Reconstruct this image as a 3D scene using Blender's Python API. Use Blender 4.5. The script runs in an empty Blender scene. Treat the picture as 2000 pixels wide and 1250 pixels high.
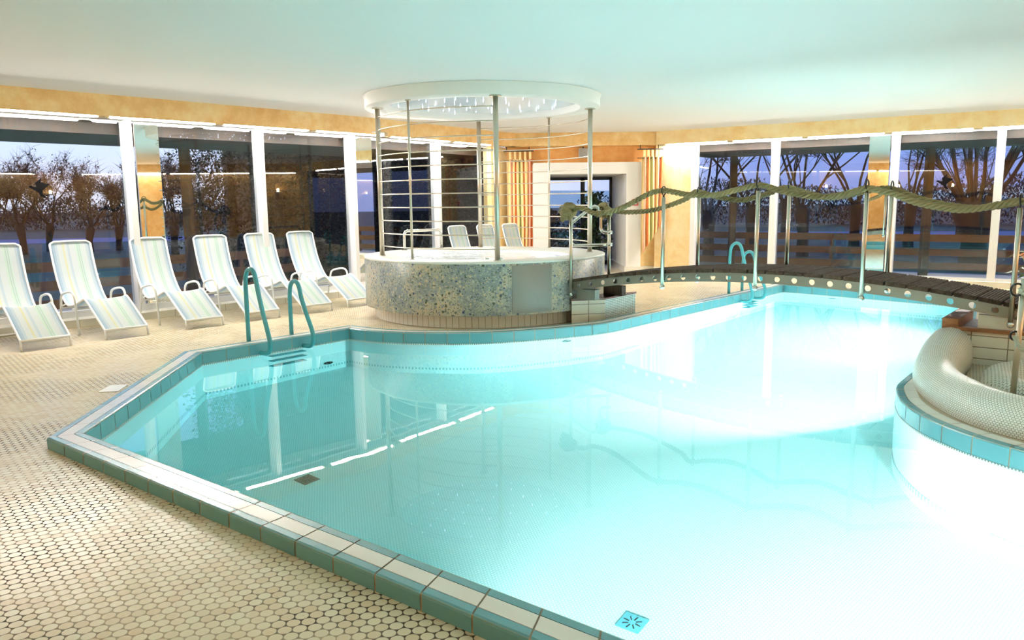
import bpy, bmesh, math, random
from mathutils import Vector, Matrix
random.seed(7)
PI = math.pi
sc = bpy.context.scene
COL = sc.collection

# ------------------------------------------------------------------ helpers
def V(*a): return Vector(a)

class MB:
    """collects polygons; build() links them as one mesh object"""
    def __init__(s): s.v = []; s.f = []; s.m = []; s.sm = []
    def add(s, vs, fs, m=0, smooth=False):
        b = len(s.v); s.v += [tuple(v) for v in vs]
        for f in fs:
            s.f.append([b + i for i in f]); s.m.append(m); s.sm.append(smooth)
    def poly(s, pts, m=0): s.add(pts, [list(range(len(pts)))], m)
    def box(s, x0, x1, y0, y1, z0, z1, m=0):
        s.obox(V(x0, y0, z0), V(x1 - x0, 0, 0), V(0, y1 - y0, 0), V(0, 0, z1 - z0), m)
    def obox(s, o, a, b, c, m=0):
        o, a, b, c = map(Vector, (o, a, b, c))
        p = [o, o + a, o + a + b, o + b, o + c, o + a + c, o + a + b + c, o + b + c]
        s.add(p, [(3, 2, 1, 0), (4, 5, 6, 7), (0, 1, 5, 4), (1, 2, 6, 5), (2, 3, 7, 6), (3, 0, 4, 7)], m)
    def rbox(s, o, a, b, c, r, m=0):
        """box with the four edges along c rounded (chamfered)"""
        o, a, b, c = map(Vector, (o, a, b, c)); ua = a.normalized() * r; ub = b.normalized() * r
        lp = [o + ua, o + a - ua, o + a + ub, o + a + b - ub, o + a + b - ua, o + b + ua, o + b - ub, o + ub]
        n = 8; s.add(lp + [p + c for p in lp], [list(range(n))[::-1], list(range(n, 2 * n))] + [(i, (i + 1) % n, n + (i + 1) % n, n + i) for i in range(n)], m)
    def prism(s, poly, z0, z1, m=0, top=True, bottom=True, ms=None):
        n = len(poly); vs = [(p[0], p[1], z0) for p in poly] + [(p[0], p[1], z1) for p in poly]
        fs = [(i, (i + 1) % n, n + (i + 1) % n, n + i) for i in range(n)]
        s.add(vs, fs, m if ms is None else ms)
        if top: s.add([(p[0], p[1], z1) for p in poly], [list(range(n))], m)
        if bottom: s.add([(p[0], p[1], z0) for p in poly], [list(range(n))[::-1]], m)
    def tube(s, pts, r, n=10, m=0, closed=False, caps=True, smooth=True):
        pts = [Vector(p) for p in pts]; N = len(pts)
        rr = r if isinstance(r, (list, tuple)) else [r] * N
        T = []
        for i in range(N):
            if closed: t = pts[(i + 1) % N] - pts[i - 1]
            else: t = pts[min(i + 1, N - 1)] - pts[max(i - 1, 0)]
            T.append(t.normalized() if t.length > 1e-9 else V(0, 0, 1))
        up = V(0, 0, 1) if abs(T[0].z) < .9 else V(1, 0, 0)
        nx = T[0].cross(up).normalized(); vs = []
        for i in range(N):
            nx = (nx - T[i] * nx.dot(T[i])); nx = nx.normalized() if nx.length > 1e-6 else T[i].orthogonal().normalized()
            ny = T[i].cross(nx)
            for k in range(n):
                a = 2 * PI * k / n; vs.append(pts[i] + (nx * math.cos(a) + ny * math.sin(a)) * rr[i])
        fs = []
        for i in range(N if closed else N - 1):
            j = (i + 1) % N
            for k in range(n): fs.append((i * n + k, i * n + (k + 1) % n, j * n + (k + 1) % n, j * n + k))
        s.add(vs, fs, m, smooth)
        if caps and not closed:
            s.add(vs[:n], [list(range(n))[::-1]], m); s.add(vs[-n:], [list(range(n))], m)
    def lathe(s, prof, n=64, c=(0, 0, 0), m=0, smooth=True, a0=0, a1=2 * PI):
        full = abs(a1 - a0 - 2 * PI) < 1e-6; k = n if full else n + 1; vs = []
        for r, z in prof:
            for i in range(k):
                a = a0 + (a1 - a0) * i / n; vs.append((c[0] + r * math.cos(a), c[1] + r * math.sin(a), c[2] + z))
        fs = []
        for j in range(len(prof) - 1):
            for i in range(n):
                i2 = (i + 1) % k; fs.append((j * k + i, j * k + i2, (j + 1) * k + i2, (j + 1) * k + i))
        s.add(vs, fs, m, smooth)
    def ball(s, c, r, n=10, m=0, sq=(1, 1, 1)):
        vs = []; fs = []
        for j in range(n + 1):
            t = PI * j / n
            for i in range(n): a = 2 * PI * i / n; vs.append((c[0] + r * sq[0] * math.sin(t) * math.cos(a), c[1] + r * sq[1] * math.sin(t) * math.sin(a), c[2] + r * sq[2] * math.cos(t)))
        for j in range(n):
            for i in range(n): fs.append((j * n + i, (j + 1) * n + i, (j + 1) * n + (i + 1) % n, j * n + (i + 1) % n))
        s.add(vs, fs, m, True)
    def cyl(s, a, b, r, n=16, m=0): s.tube([a, b], r, n, m)
    def build(s, name, mats, parent=None, world=True, kind=None, label=None, fix=True):
        me = bpy.data.meshes.new(name); o = None
        off = parent_world(parent) if (parent is not None and world) else V(0, 0, 0)
        me.from_pydata([(x - off.x, y - off.y, z - off.z) for x, y, z in s.v], [], s.f)
        for mt in (mats if isinstance(mats, (list, tuple)) else [mats]): me.materials.append(mt)
        me.polygons.foreach_set('material_index', s.m); me.polygons.foreach_set('use_smooth', s.sm)
        if fix:
            bm = bmesh.new(); bm.from_mesh(me); bmesh.ops.remove_doubles(bm, verts=bm.verts, dist=1e-6)
            bmesh.ops.recalc_face_normals(bm, faces=bm.faces); bm.to_mesh(me); bm.free()
        me.update()
        o = bpy.data.objects.new(name, me); COL.objects.link(o)
        if parent is not None: o.parent = parent
        if kind: o['kind'] = kind
        if label: o['label'] = label
        return o

def parent_world(p):
    loc = V(0, 0, 0)
    while p is not None: loc = loc + p.location; p = p.parent
    return loc
def tag(o, label, cat, group=None, kind=None):
    o['label'] = label; o['category'] = cat
    if group: o['group'] = group
    if kind: o['kind'] = kind
    return o
def thing(name, label, cat, loc=(0, 0, 0), rz=0, group=None, kind=None):
    o = bpy.data.objects.new(name, None); COL.objects.link(o); o.location = loc; o.rotation_euler = (0, 0, rz); o.empty_display_size = .1
    return tag(o, label, cat, group, kind)
def copy_tree(o, parent=None):
    c = o.copy(); COL.objects.link(c)
    if parent is not None: c.parent = parent
    for ch in [x for x in bpy.data.objects if x.parent == o]: copy_tree(ch, c)
    return c
def structure(o, label, cat='room'):
    return tag(o, label, cat, None, 'structure')
def catmull(P, k=6):
    P = [Vector(p) for p in P]; out = []
    for i in range(len(P) - 1):
        p0 = P[max(i - 1, 0)]; p1 = P[i]; p2 = P[i + 1]; p3 = P[min(i + 2, len(P) - 1)]
        for j in range(k):
            t = j / k
            out.append(.5 * ((2 * p1) + (p2 - p0) * t + (2 * p0 - 5 * p1 + 4 * p2 - p3) * t * t + (3 * p1 - p0 - 3 * p2 + p3) * t ** 3))
    out.append(P[-1]); return out
def offset_line(poly, o, closed=True):
    """offset to the left of travel"""
    n = len(poly); out = []
    for i in range(n):
        p = Vector(poly[i][:2])
        a = Vector(poly[(i - 1) % n][:2]) if (closed or i > 0) else None
        b = Vector(poly[(i + 1) % n][:2]) if (closed or i < n - 1) else None
        d1 = (p - a).normalized() if a is not None else (b - p).normalized()
        d2 = (b - p).normalized() if b is not None else d1
        n1 = V(-d1.y, d1.x); n2 = V(-d2.y, d2.x); m = (n1 + n2)
        m = m.normalized(); c = max(.35, m.dot(n1)); out.append(p + m * (o / c))
    return out

# ------------------------------------------------------------------ materials
def mat(name, col, rough=.5, metal=0., spec=.5, **kw):
    m = bpy.data.materials.new(name); m.use_nodes = True; b = m.node_tree.nodes['Principled BSDF']
    b.inputs['Base Color'].default_value = (*col, 1); b.inputs['Roughness'].default_value = rough
    b.inputs['Metallic'].default_value = metal; b.inputs['Specular IOR Level'].default_value = spec
    for k, v in kw.items(): b.inputs[k].default_value = v
    return m
class NT:
    def __init__(s, m): s.t = m.node_tree; s.b = s.t.nodes.get('Principled BSDF'); s.out = s.t.nodes.get('Material Output')
    def n(s, typ, **kw):
        nd = s.t.nodes.new(typ)
        for k, v in kw.items(): setattr(nd, k, v)
        return nd
    def l(s, a, b): s.t.links.new(a, b)
    def math(s, op, a, b=None, c=None):
        nd = s.n('ShaderNodeMath', operation=op)
        for i, x in enumerate((a, b, c)):
            if x is None: continue
            if isinstance(x, (int, float)): nd.inputs[i].default_value = x
            else: s.l(x, nd.inputs[i])
        return nd.outputs[0]
    def vm(s, op, a, b=None, c=None, out=0):
        nd = s.n('ShaderNodeVectorMath', operation=op)
        for i, x in enumerate((a, b, c)):
            if x is None: continue
            if isinstance(x, (tuple, list)): nd.inputs[i].default_value = x
            else: s.l(x, nd.inputs[i])
        return nd.outputs['Value'] if op in ('LENGTH', 'DOT_PRODUCT', 'DISTANCE') else nd.outputs[0]
    def ramp(s, f, stops, interp='LINEAR'):
        r = s.n('ShaderNodeValToRGB'); r.color_ramp.interpolation = interp; e = r.color_ramp.elements
        while len(e) < len(stops): e.new(.5)
        for i, (p, c) in enumerate(stops): e[i].position = p; e[i].color = (*c, 1)
        s.l(f, r.inputs[0]); return r.outputs[0]
    def mix(s, f, a, b):
        nd = s.n('ShaderNodeMix', data_type='RGBA')
        for i, x in ((0, f), (6, a), (7, b)):
            if isinstance(x, (int, float)): nd.inputs[i].default_value = x
            elif isinstance(x, tuple): nd.inputs[i].default_value = (*x, 1)
            else: s.l(x, nd.inputs[i])
        return nd.outputs[2]
    def pos(s, scale=1, rz=0.):
        g = s.n('ShaderNodeNewGeometry'); mp = s.n('ShaderNodeMapping'); s.l(g.outputs['Position'], mp.inputs[0])
        mp.inputs['Scale'].default_value = (scale,) * 3; mp.inputs['Rotation'].default_value = (0, 0, rz); return mp.outputs[0]
    def noise(s, vec, scale=5, detail=3, rough=.5):
        nd = s.n('ShaderNodeTexNoise'); nd.inputs['Scale'].default_value = scale; nd.inputs['Detail'].default_value = detail; nd.inputs['Roughness'].default_value = rough
        if vec is not None: s.l(vec, nd.inputs[0])
        return nd.outputs[0]
    def bump(s, h, strength=.3, dist=.01):
        b = s.n('ShaderNodeBump'); b.inputs['Strength'].default_value = strength; b.inputs['Distance'].default_value = dist; s.l(h, b.inputs['Height']); s.l(b.outputs[0], s.b.inputs['Normal'])

def plaster(name, c1, c2, c3):
    m = mat(name, c1, .85, spec=.2); t = NT(m); p = t.pos()
    n1 = t.noise(p, 1.6, 6, .65); n2 = t.noise(p, 7, 4, .6)
    f = t.math('ADD', t.math('MULTIPLY', n1, .65), t.math('MULTIPLY', n2, .35))
    t.l(t.ramp(f, [(.36, c1), (.5, c2), (.62, c3)]), t.b.inputs['Base Color']); return m

def penny(name, pitch, rad, tile_a, tile_b, grout, rough=.25, rz=0., grout_noise=None, wall=False, spec=.5):
    """round mosaic tiles in hexagonal packing"""
    m = mat(name, tile_a, rough, spec=spec); t = NT(m)
    if wall:
        tc = t.n('ShaderNodeUVMap'); mp = t.n('ShaderNodeMapping'); t.l(tc.outputs[0], mp.inputs[0]); mp.inputs['Scale'].default_value = (1 / pitch,) * 3; p = mp.outputs[0]
    else: p = t.pos(1 / pitch, rz)
    p = t.vm('MULTIPLY', p, (1, 1, 0))
    r = (.5, .8660254, .5); nr = (-.5, -.8660254, -.5)
    a = t.vm('WRAP', p, r, nr); b = t.vm('WRAP', t.vm('ADD', p, (.5, .8660254, 0)), r, nr)
    a = t.vm('MULTIPLY', a, (1, 1, 0)); b = t.vm('MULTIPLY', b, (1, 1, 0))
    la = t.vm('LENGTH', a); lb = t.vm('LENGTH', b); d = t.math('MINIMUM', la, lb)
    isb = t.math('GREATER_THAN', la, lb)
    ca = t.vm('SUBTRACT', p, a); cb = t.vm('ADD', t.vm('SUBTRACT', p, b), (37.3, 11.7, 0))
    mx = t.n('ShaderNodeMix', data_type='VECTOR'); t.l(isb, mx.inputs[0]); t.l(ca, mx.inputs[4]); t.l(cb, mx.inputs[5])
    wn = t.n('ShaderNodeTexWhiteNoise'); rounding = t.vm('SNAP', t.vm('ADD', mx.outputs[1], (.2, .2, .2)), (.4, .4, .4)); t.l(rounding, wn.inputs[0])
    tile = t.mix(t.math('POWER', wn.outputs[0], 2.), tile_a, tile_b)
    mr = t.n('ShaderNodeMapRange'); t.l(d, mr.inputs[0]); mr.inputs[1].default_value = rad - .025; mr.inputs[2].default_value = rad + .025
    g = grout
    if grout_noise is not None:
        nz = t.noise(t.pos(), 1.1, 4, .6); g = t.mix(t.ramp(nz, [(.44, (0, 0, 0)), (.54, (1, 1, 1))]), grout, grout_noise)
    t.l(t.mix(mr.outputs[0], tile, g), t.b.inputs['Base Color'])
    t.l(t.math('ADD', t.math('MULTIPLY', mr.outputs[0], .5), rough), t.b.inputs['Roughness'])
    inv = t.math('SUBTRACT', 1., mr.outputs[0]); t.bump(inv, .25, .002)
    return m

def emit(name, col, s):
    m = bpy.data.materials.new(name); m.use_nodes = True; t = m.node_tree; t.nodes.remove(t.nodes['Principled BSDF'])
    e = t.nodes.new('ShaderNodeEmission'); e.inputs[0].default_value = (*col, 1); e.inputs[1].default_value = s
    t.links.new(e.outputs[0], t.nodes['Material Output'].inputs[0]); return m

def glass_pane(name, f0=.05, tint=(.93, .96, .97)):
    m = bpy.data.materials.new(name); m.use_nodes = True; t = NT(m); t.t.nodes.remove(t.b)
    lw = t.n('ShaderNodeLayerWeight'); lw.inputs[0].default_value = .5
    f = t.math('ADD', f0, t.math('MULTIPLY', t.math('POWER', lw.outputs['Facing'], 5.), 1 - f0))
    tr = t.n('ShaderNodeBsdfTransparent'); tr.inputs[0].default_value = (*tint, 1); gl = t.n('ShaderNodeBsdfGlossy'); gl.inputs['Roughness'].default_value = 0.005
    mx = t.n('ShaderNodeMixShader'); t.l(f, mx.inputs[0]); t.l(tr.outputs[0], mx.inputs[1]); t.l(gl.outputs[0], mx.inputs[2]); t.l(mx.outputs[0], t.out.inputs[0]); return m

def steel(name, col=(.55, .53, .48), rough=.28, brushed=True):
    m = mat(name, col, rough, 1.); t = NT(m)
    if brushed:
        mp = t.n('ShaderNodeMapping'); g = t.n('ShaderNodeNewGeometry'); t.l(g.outputs['Position'], mp.inputs[0]); mp.inputs['Scale'].default_value = (60, 60, 3)
        n = t.noise(mp.outputs[0], 2, 3); t.l(t.math('ADD', t.math('MULTIPLY', n, .2), rough - .1), t.b.inputs['Roughness'])
    return m

def wood(name, c1, c2, rough=.6, scale=(2, 30, 30)):
    m = mat(name, c1, rough, spec=.3); t = NT(m); tc = t.n('ShaderNodeTexCoord'); mp = t.n('ShaderNodeMapping'); t.l(tc.outputs['Object'], mp.inputs[0]); mp.inputs['Scale'].default_value = scale
    n = t.noise(mp.outputs[0], 1.5, 5, .6); t.l(t.ramp(n, [(.35, c1), (.65, c2)]), t.b.inputs['Base Color']); t.bump(n, .2, .003); return m

M = {}
M['ceiling'] = mat('ceiling_paint', (.86, .84, .815), .9, spec=.15)
M['white'] = mat('white_paint', (.86, .85, .82), .45)
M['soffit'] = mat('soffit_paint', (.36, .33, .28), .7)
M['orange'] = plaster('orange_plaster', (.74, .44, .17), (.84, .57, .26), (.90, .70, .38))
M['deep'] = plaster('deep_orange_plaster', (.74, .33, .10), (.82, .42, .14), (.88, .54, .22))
M['yellow'] = plaster('lit_plaster', (.82, .56, .24), (.88, .68, .36), (.91, .76, .47))  # lit tone of the plaster: the light is put into the colour
M['floor'] = penny('penny_tile_floor', .054, .462, (.75, .66, .47), (.69, .55, .35), (.075, .055, .035), .26, -.17, (.42, .33, .21), spec=.16)
M['pooltile'] = penny('pool_mosaic', .022, .43, (.90, .93, .92), (.87, .91, .91), (.50, .72, .73), .35, .3)
M['teal'] = mat('teal_glazed_tile', (.12, .33, .365), .22, spec=.6)
M['cream'] = mat('cream_glazed_tile', (.80, .77, .68), .2)
M['grout'] = mat('tile_grout', (.42, .33, .22), .85)
M['darkgrout'] = mat('dark_grout', (.10, .09, .06), .9)
M['beige'] = mat('beige_glazed_tile', (.72, .68, .54), .22)
M['steel'] = steel('brushed_steel', (.60, .54, .44), .34)
M['chrome'] = steel('polished_steel', (.68, .68, .64), .16, False)
M['panel'] = steel('brushed_panel', (.20, .20, .18), .36)
M['beam'] = mat('beam_steel', (.25, .255, .215), .42, .85)
M['mirror'] = mat('mirror_glass', (.90, .92, .90), .015, 1.)
M['glass'] = glass_pane('window_glass')
M['frame'] = mat('window_frame_white', (.86, .85, .84), .35)
M['plastic'] = mat('white_powder_coat', (.90, .91, .90), .3)
M['tealrail'] = mat('teal_plastic_rail', (.07, .33, .36), .25)
M['decking'] = wood('weathered_decking', (.030, .020, .013), (.075, .052, .034), .9, (18, 18, 18)); M['decking'].node_tree.nodes['Principled BSDF'].inputs['Specular IOR Level'].default_value = .12
M['fence'] = wood('stained_fence_wood', (.06, .022, .009), (.09, .035, .014), .6, (3, 3, 20))
M['darkwood'] = wood('dark_timber', (.016, .009, .006), (.045, .022, .01), .6, (20, 20, 2))
M['brownwood'] = wood('brown_oiled_wood', (.20, .075, .03), (.32, .13, .05), .45, (6, 6, 20))
M['black'] = mat('black_vinyl', (.008, .008, .009), .95, spec=0.)
M['dark'] = mat('dark_metal', (.03, .03, .03), .4, .6)
M['red'] = mat('red_enamel', (.55, .03, .02), .35)
M['grey'] = mat('grey_plastic', (.50, .48, .44), .5)
M['leafdark'] = mat('dark_leaf', (.025, .06, .02), .5)
M['strip'] = emit('fluorescent_tube', (1., .95, .89), 235)
M['strip_low'] = emit('dimmed_low_tube', (1., .88, .70), 9); M['strip_dim'] = emit('dimmed_tube', (1., .88, .70), 34)
M['housing'] = mat('lamp_housing', (.85, .85, .82), .4)
M['endcap'] = mat('beige_socket', (.55, .45, .28), .6)
M['led'] = emit('star_led', (.55, .68, 1.), 14)
M['warm'] = emit('sconce_bulb', (1., .72, .38), 60)
M['poollamp'] = emit('pool_lamp_lens', (.88, .97, 1.), 60)
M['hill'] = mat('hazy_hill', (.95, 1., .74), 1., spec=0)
M['road'] = mat('asphalt_road', (.22, .23, .34), .8)
M['terrace'] = mat('terrace_slab', (.42, .42, .52), .7)

def mosaic():
    m = mat('pebble_mosaic', (.5, .5, .4), .3); t = NT(m); p = t.pos()
    def layer(scale, rad, ramp):
        v = t.n('ShaderNodeTexVoronoi'); t.l(p, v.inputs['Vector']); v.inputs['Scale'].default_value = scale; v.inputs['Randomness'].default_value = .9
        sep = t.n('ShaderNodeSeparateColor'); t.l(v.outputs['Color'], sep.inputs[0])
        col = t.ramp(sep.outputs[0], ramp, 'CONSTANT')
        mr = t.n('ShaderNodeMapRange'); t.l(v.outputs['Distance'], mr.inputs[0]); mr.inputs[1].default_value = rad - .04; mr.inputs[2].default_value = rad + .04
        return col, mr.outputs[0], sep.outputs[1]
    pal = [(0, (.52, .43, .27)), (.2, (.22, .25, .21)), (.38, (.37, .39, .34)), (.52, (.12, .15, .11)), (.64, (.22, .25, .30)), (.78, (.06, .08, .05)), (.87, (.035, .06, .13)), (.94, (.46, .45, .34))]
    c1, m1, k1 = layer(24, .40, pal); c2, m2, k2 = layer(52, .42, pal)
    big = t.noise(p, 3, 3, .6)
    base = t.ramp(big, [(.4, (.47, .40, .27)), (.50, (.32, .33, .27)), (.60, (.23, .26, .25))])
    small = t.mix(m2, c2, base)
    use = t.math('MULTIPLY', t.math('GREATER_THAN', k1, .35), t.math('SUBTRACT', 1., m1))
    t.l(t.mix(use, small, c1), t.b.inputs['Base Color']); t.bump(use, .3, .002); return m
M['mosaic'] = mosaic()

def sling():
    m = mat('striped_sling_fabric', (.8, .86, .88), .75, spec=.2); t = NT(m); u = t.n('ShaderNodeUVMap'); sx = t.n('ShaderNodeSeparateXYZ'); t.l(u.outputs[0], sx.inputs[0])
    W = (.77, .82, .82); B = (.52, .65, .75); Y = (.79, .78, .56); G = (.57, .74, .65); LB = (.65, .74, .79)
    c = t.ramp(sx.outputs[0], [(0, B), (.11, LB), (.17, W), (.29, Y), (.335, W), (.40, LB), (.46, W), (.60, (.72, .84, .76)), (.645, G), (.672, W), (.695, G), (.72, (.74, .84, .80)), (.76, W), (.86, LB), (.92, B)], 'CONSTANT')
    t.l(c, t.b.inputs['Base Color']); t.b.inputs['Transmission Weight'].default_value = 0
    tr = t.n('ShaderNodeBsdfTranslucent'); t.l(c, tr.inputs[0]); ms = t.n('ShaderNodeMixShader'); ms.inputs[0].default_value = .42; t.l(t.b.outputs[0], ms.inputs[1]); t.l(tr.outputs[0], ms.inputs[2]); t.l(ms.outputs[0], t.out.inputs[0])
    w = t.n('ShaderNodeTexWave'); t.l(u.outputs[0], w.inputs[0]); w.inputs['Scale'].default_value = 60; t.bump(w.outputs[1], .1, .002); return m
M['sling'] = sling()

def curtain_mat():
    m = mat('striped_curtain', (.85, .6, .3), .85, spec=.1); t = NT(m); u = t.n('ShaderNodeUVMap'); sx = t.n('ShaderNodeSeparateXYZ'); t.l(u.outputs[0], sx.inputs[0])
    O = (.80, .27, .10); Yy = (.90, .72, .36); Gn = (.50, .50, .20); P_ = (.85, .45, .32)
    c = t.ramp(sx.outputs[0], [(0, Yy), (.10, P_), (.2, Yy), (.27, O), (.36, Yy), (.46, Gn), (.54, Yy), (.62, O), (.68, Yy), (.80, P_), (.90, O)], 'CONSTANT'); t.l(c, t.b.inputs['Base Color']); return m
M['curtain'] = curtain_mat()

def foliage(name, c1, c2):
    m = mat(name, c1, .6, spec=.2); t = NT(m); n = t.noise(t.pos(), 1.2, 3); t.l(t.ramp(n, [(.35, c1), (.65, c2)]), t.b.inputs['Base Color']); return m
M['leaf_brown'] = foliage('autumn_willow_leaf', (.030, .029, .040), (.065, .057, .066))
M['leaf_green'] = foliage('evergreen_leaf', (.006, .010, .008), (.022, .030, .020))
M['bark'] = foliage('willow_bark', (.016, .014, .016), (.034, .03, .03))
M['grass'] = foliage('dusk_grass', (.035, .055, .025), (.07, .09, .045))
M['rope'] = foliage('olive_rope', (.17, .135, .055), (.25, .20, .09))
M['petal'] = mat('orange_petal', (.85, .33, .16), .6)
M['checker'] = mat('overflow_mosaic', (.7, .7, .6), .3)
def checker_nodes():
    m = M['checker']; t = NT(m); u = t.n('ShaderNodeUVMap'); w = t.n('ShaderNodeTexChecker'); t.l(u.outputs[0], w.inputs[0]); w.inputs['Scale'].default_value = 1
    w.inputs[1].default_value = (.80, .82, .76, 1); w.inputs[2].default_value = (.16, .20, .18, 1); t.l(w.outputs[0], t.b.inputs['Base Color'])
checker_nodes()
def vtile(name, tile, grout, w, h, rz):
    """rectangular wall tiles, from position: horizontal axis turned by rz"""
    m = mat(name, tile, .25); t = NT(m); p = t.pos(1, rz); s = t.n('ShaderNodeSeparateXYZ'); t.l(p, s.inputs[0])
    cx = t.math('ABSOLUTE', t.math('SUBTRACT', t.math('FRACT', t.math('DIVIDE', s.outputs[0], w)), .5)); cz = t.math('ABSOLUTE', t.math('SUBTRACT', t.math('FRACT', t.math('DIVIDE', s.outputs[2], h)), .5))
    g = t.math('MAXIMUM', t.math('GREATER_THAN', cx, .5 - .004 / w), t.math('GREATER_THAN', cz, .5 - .004 / h)); t.l(t.mix(g, tile, grout), t.b.inputs['Base Color']); return m

def water_mat(name, ior, density, col, wave=(1.7, .03, .02)):
    m = bpy.data.materials.new(name); m.use_nodes = True; t = NT(m); t.t.nodes.remove(t.b)
    g = t.n('ShaderNodeBsdfGlass'); g.inputs['IOR'].default_value = ior; g.inputs['Roughness'].default_value = 0; g.inputs['Color'].default_value = (1, 1, 1, 1)
    n = t.noise(t.pos(), wave[0], 2); b = t.n('ShaderNodeBump'); b.inputs['Strength'].default_value = wave[1]; b.inputs['Distance'].default_value = wave[2]; t.l(n, b.inputs['Height']); t.l(b.outputs[0], g.inputs['Normal'])
    t.l(g.outputs[0], t.out.inputs[0])
    if density > 0:
        a = t.n('ShaderNodeVolumeAbsorption'); a.inputs['Color'].default_value = (*col, 1); a.inputs['Density'].default_value = density; t.l(a.outputs[0], t.out.inputs['Volume'])
    return m
M['water'] = water_mat('pool_water', 1.333, .20, (.0, .89, .905))
M['tubwater'] = water_mat('tub_water', 1.333, 0, (1, 1, 1), (7, .6, .05))

# ------------------------------------------------------------------ plan of the hall
H = 2.96; ZF = 2.69
F1 = [V(-9.4, 5.82), V(-5.973, 9.572), V(-2.5, 13.37), V(-.35, 16.36)]            # left fascia line
CORN_L = V(.12, 16.9); CORN_R = V(3.05, 16.9)
F2 = [V(3.05, 16.85), V(8.39, 13.23), V(13., 10.1)]
def inset(a, b, o):
    d = (b - a).normalized(); n = V(-d.y, d.x); return a + n * o, b + n * o
G0 = (V(-9.6, 6.0), V(-2.71, 13.54)); G0b = (V(-2.71, 13.54), V(-.22, 17.0))
def meet(a, b, c, d):
    r, q = b - a, d - c; k = r.x * q.y - r.y * q.x; t = ((c - a).x * q.y - (c - a).y * q.x) / k; return a + r * t
_a = inset(*G0, .11); _b = inset(*G0b, .11); _m = meet(*_a, *_b); GL1 = (_a[0], _m); GL2 = (_m, _b[1]); GR = (V(3.202, 17.073), V(12.6, 10.70))
GM = _m
ROOM = [V(-6.5, -4), V(7, -6), V(13, 2.5), V(13, 10.45), V(8.55, 13.46), V(3.2, 17.25), V(-.35, 17.25), GM + V(0, .01), GL1[0]]

# ------------------------------------------------------------------ pool outline (inner edge of the coping), anticlockwise seen from above is not needed: travel A>B>C keeps outside on the left
cur = catmull([(-1.94, 9.28), (-1.676, 9.10), (-1.443, 9.0), (-1.2, 8.935), (-.956, 8.895), (-.70, 8.868), (-.45, 8.868), (-.2, 8.905), (.07, 8.985), (.32, 9.08), (.563, 9.175), (.785, 9.29), (.99, 9.40), (1.186, 9.545), (1.351, 9.716), (1.516, 9.92)], 3)
cur = [V(p[0], p[1]) for p in cur]
pen = catmull([(4.0, 7.45), (3.63, 6.89), (3.3, 6.46), (3.06, 6.14), (2.94, 5.89), (2.855, 5.65), (2.81, 5.4), (2.80, 5.15), (2.835, 4.9), (2.9, 4.67), (3.0, 4.44), (3.15, 4.2), (3.4, 3.92), (3.75, 3.65), (4.3, 3.4), (5., 3.2)], 4)
pen = [V(p[0], p[1]) for p in pen]
A_ = V(-2.82, 5.03); B_ = V(-3.14, 7.85); D_ = V(4.72, 13.62); E_ = V(6.6, 11.45); G_ = V(4.75, 8.4); K_ = V(4.2, -.53)
POOL = [A_, B_] + cur + [D_, E_, G_] + pen + [K_]
ZW = -.06; ZD = -1.5; CT = .075

def fill(loops, z, up=True):
    bm = bmesh.new()
    for lp in loops:
        vs = [bm.verts.new((p[0], p[1], z)) for p in lp]
        for i in range(len(vs)): bm.edges.new((vs[i], vs[(i + 1) % len(vs)]))
    bmesh.ops.triangle_fill(bm, use_beauty=True, use_dissolve=False, edges=bm.edges[:])
    vs = [tuple(v.co) for v in bm.verts]; idx = {v: i for i, v in enumerate(bm.verts)}
    fs = []
    for f in bm.faces:
        l = [idx[v] for v in f.verts]
        if (f.normal.z > 0) != up: l = l[::-1]
        fs.append(l)
    bm.free(); return vs, fs

# ---- floor, ceiling
mb = MB(); vs, fs = fill([ROOM, offset_line(POOL, .1)], 0.); mb.add(vs, fs)
structure(mb.build('floor', M['floor'], fix=False), 'cream round mosaic tile pool deck', 'floor')
mb = MB(); mb.prism(ROOM, H, H + .2); structure(mb.build('ceiling', M['ceiling']), 'plain white painted ceiling', 'ceiling')

# ---- walls: fascia bands, soffits, kerbs
def band(mb, a, b, o0, o1, z0, z1, m=0):
    a0, b0 = inset(a, b, o0); a1, b1 = inset(a, b, o1)
    mb.prism([a0, b0, b1, a1], z0, z1, m)
mb = MB()
Lo = offset_line(F1, .46, False); mb.prism(F1 + Lo[::-1], ZF + .05, H); mb.prism(F1 + offset_line(F1, .022, False)[::-1], ZF, ZF + .05)
mb.prism([V(-.35, 16.36), V(.12, 16.9), V(.12, 17.2), V(-.62, 16.6)], ZF, H)
wl = structure(mb.build('wall_left', M['orange']), 'orange plastered band above the left row of windows', 'wall')
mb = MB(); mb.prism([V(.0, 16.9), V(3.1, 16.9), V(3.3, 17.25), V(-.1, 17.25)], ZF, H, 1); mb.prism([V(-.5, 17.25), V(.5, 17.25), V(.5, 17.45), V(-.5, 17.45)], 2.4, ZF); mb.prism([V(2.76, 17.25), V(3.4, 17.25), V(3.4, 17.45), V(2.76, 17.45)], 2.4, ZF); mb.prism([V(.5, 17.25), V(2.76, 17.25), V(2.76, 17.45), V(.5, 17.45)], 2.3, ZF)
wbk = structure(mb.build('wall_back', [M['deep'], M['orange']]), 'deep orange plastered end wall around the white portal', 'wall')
mb = MB(); mb.prism([V(-.5, 17.25), V(.5, 17.25), V(.5, 17.45), V(-.5, 17.45)], 0, 2.399); structure(mb.build('wall_back_left', M['yellow']), 'plastered wall coloured yellow as if lit, behind the left curtain', 'wall')
mb = MB(); mb.prism([V(2.76, 17.25), V(3.4, 17.25), V(3.4, 17.45), V(2.76, 17.45)], 0, 2.399); structure(mb.build('wall_back_right', M['yellow']), 'plastered wall coloured yellow as if lit, behind the right curtain', 'wall')  # lower end wall pieces carry the lamp light in their lighter colour
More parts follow.
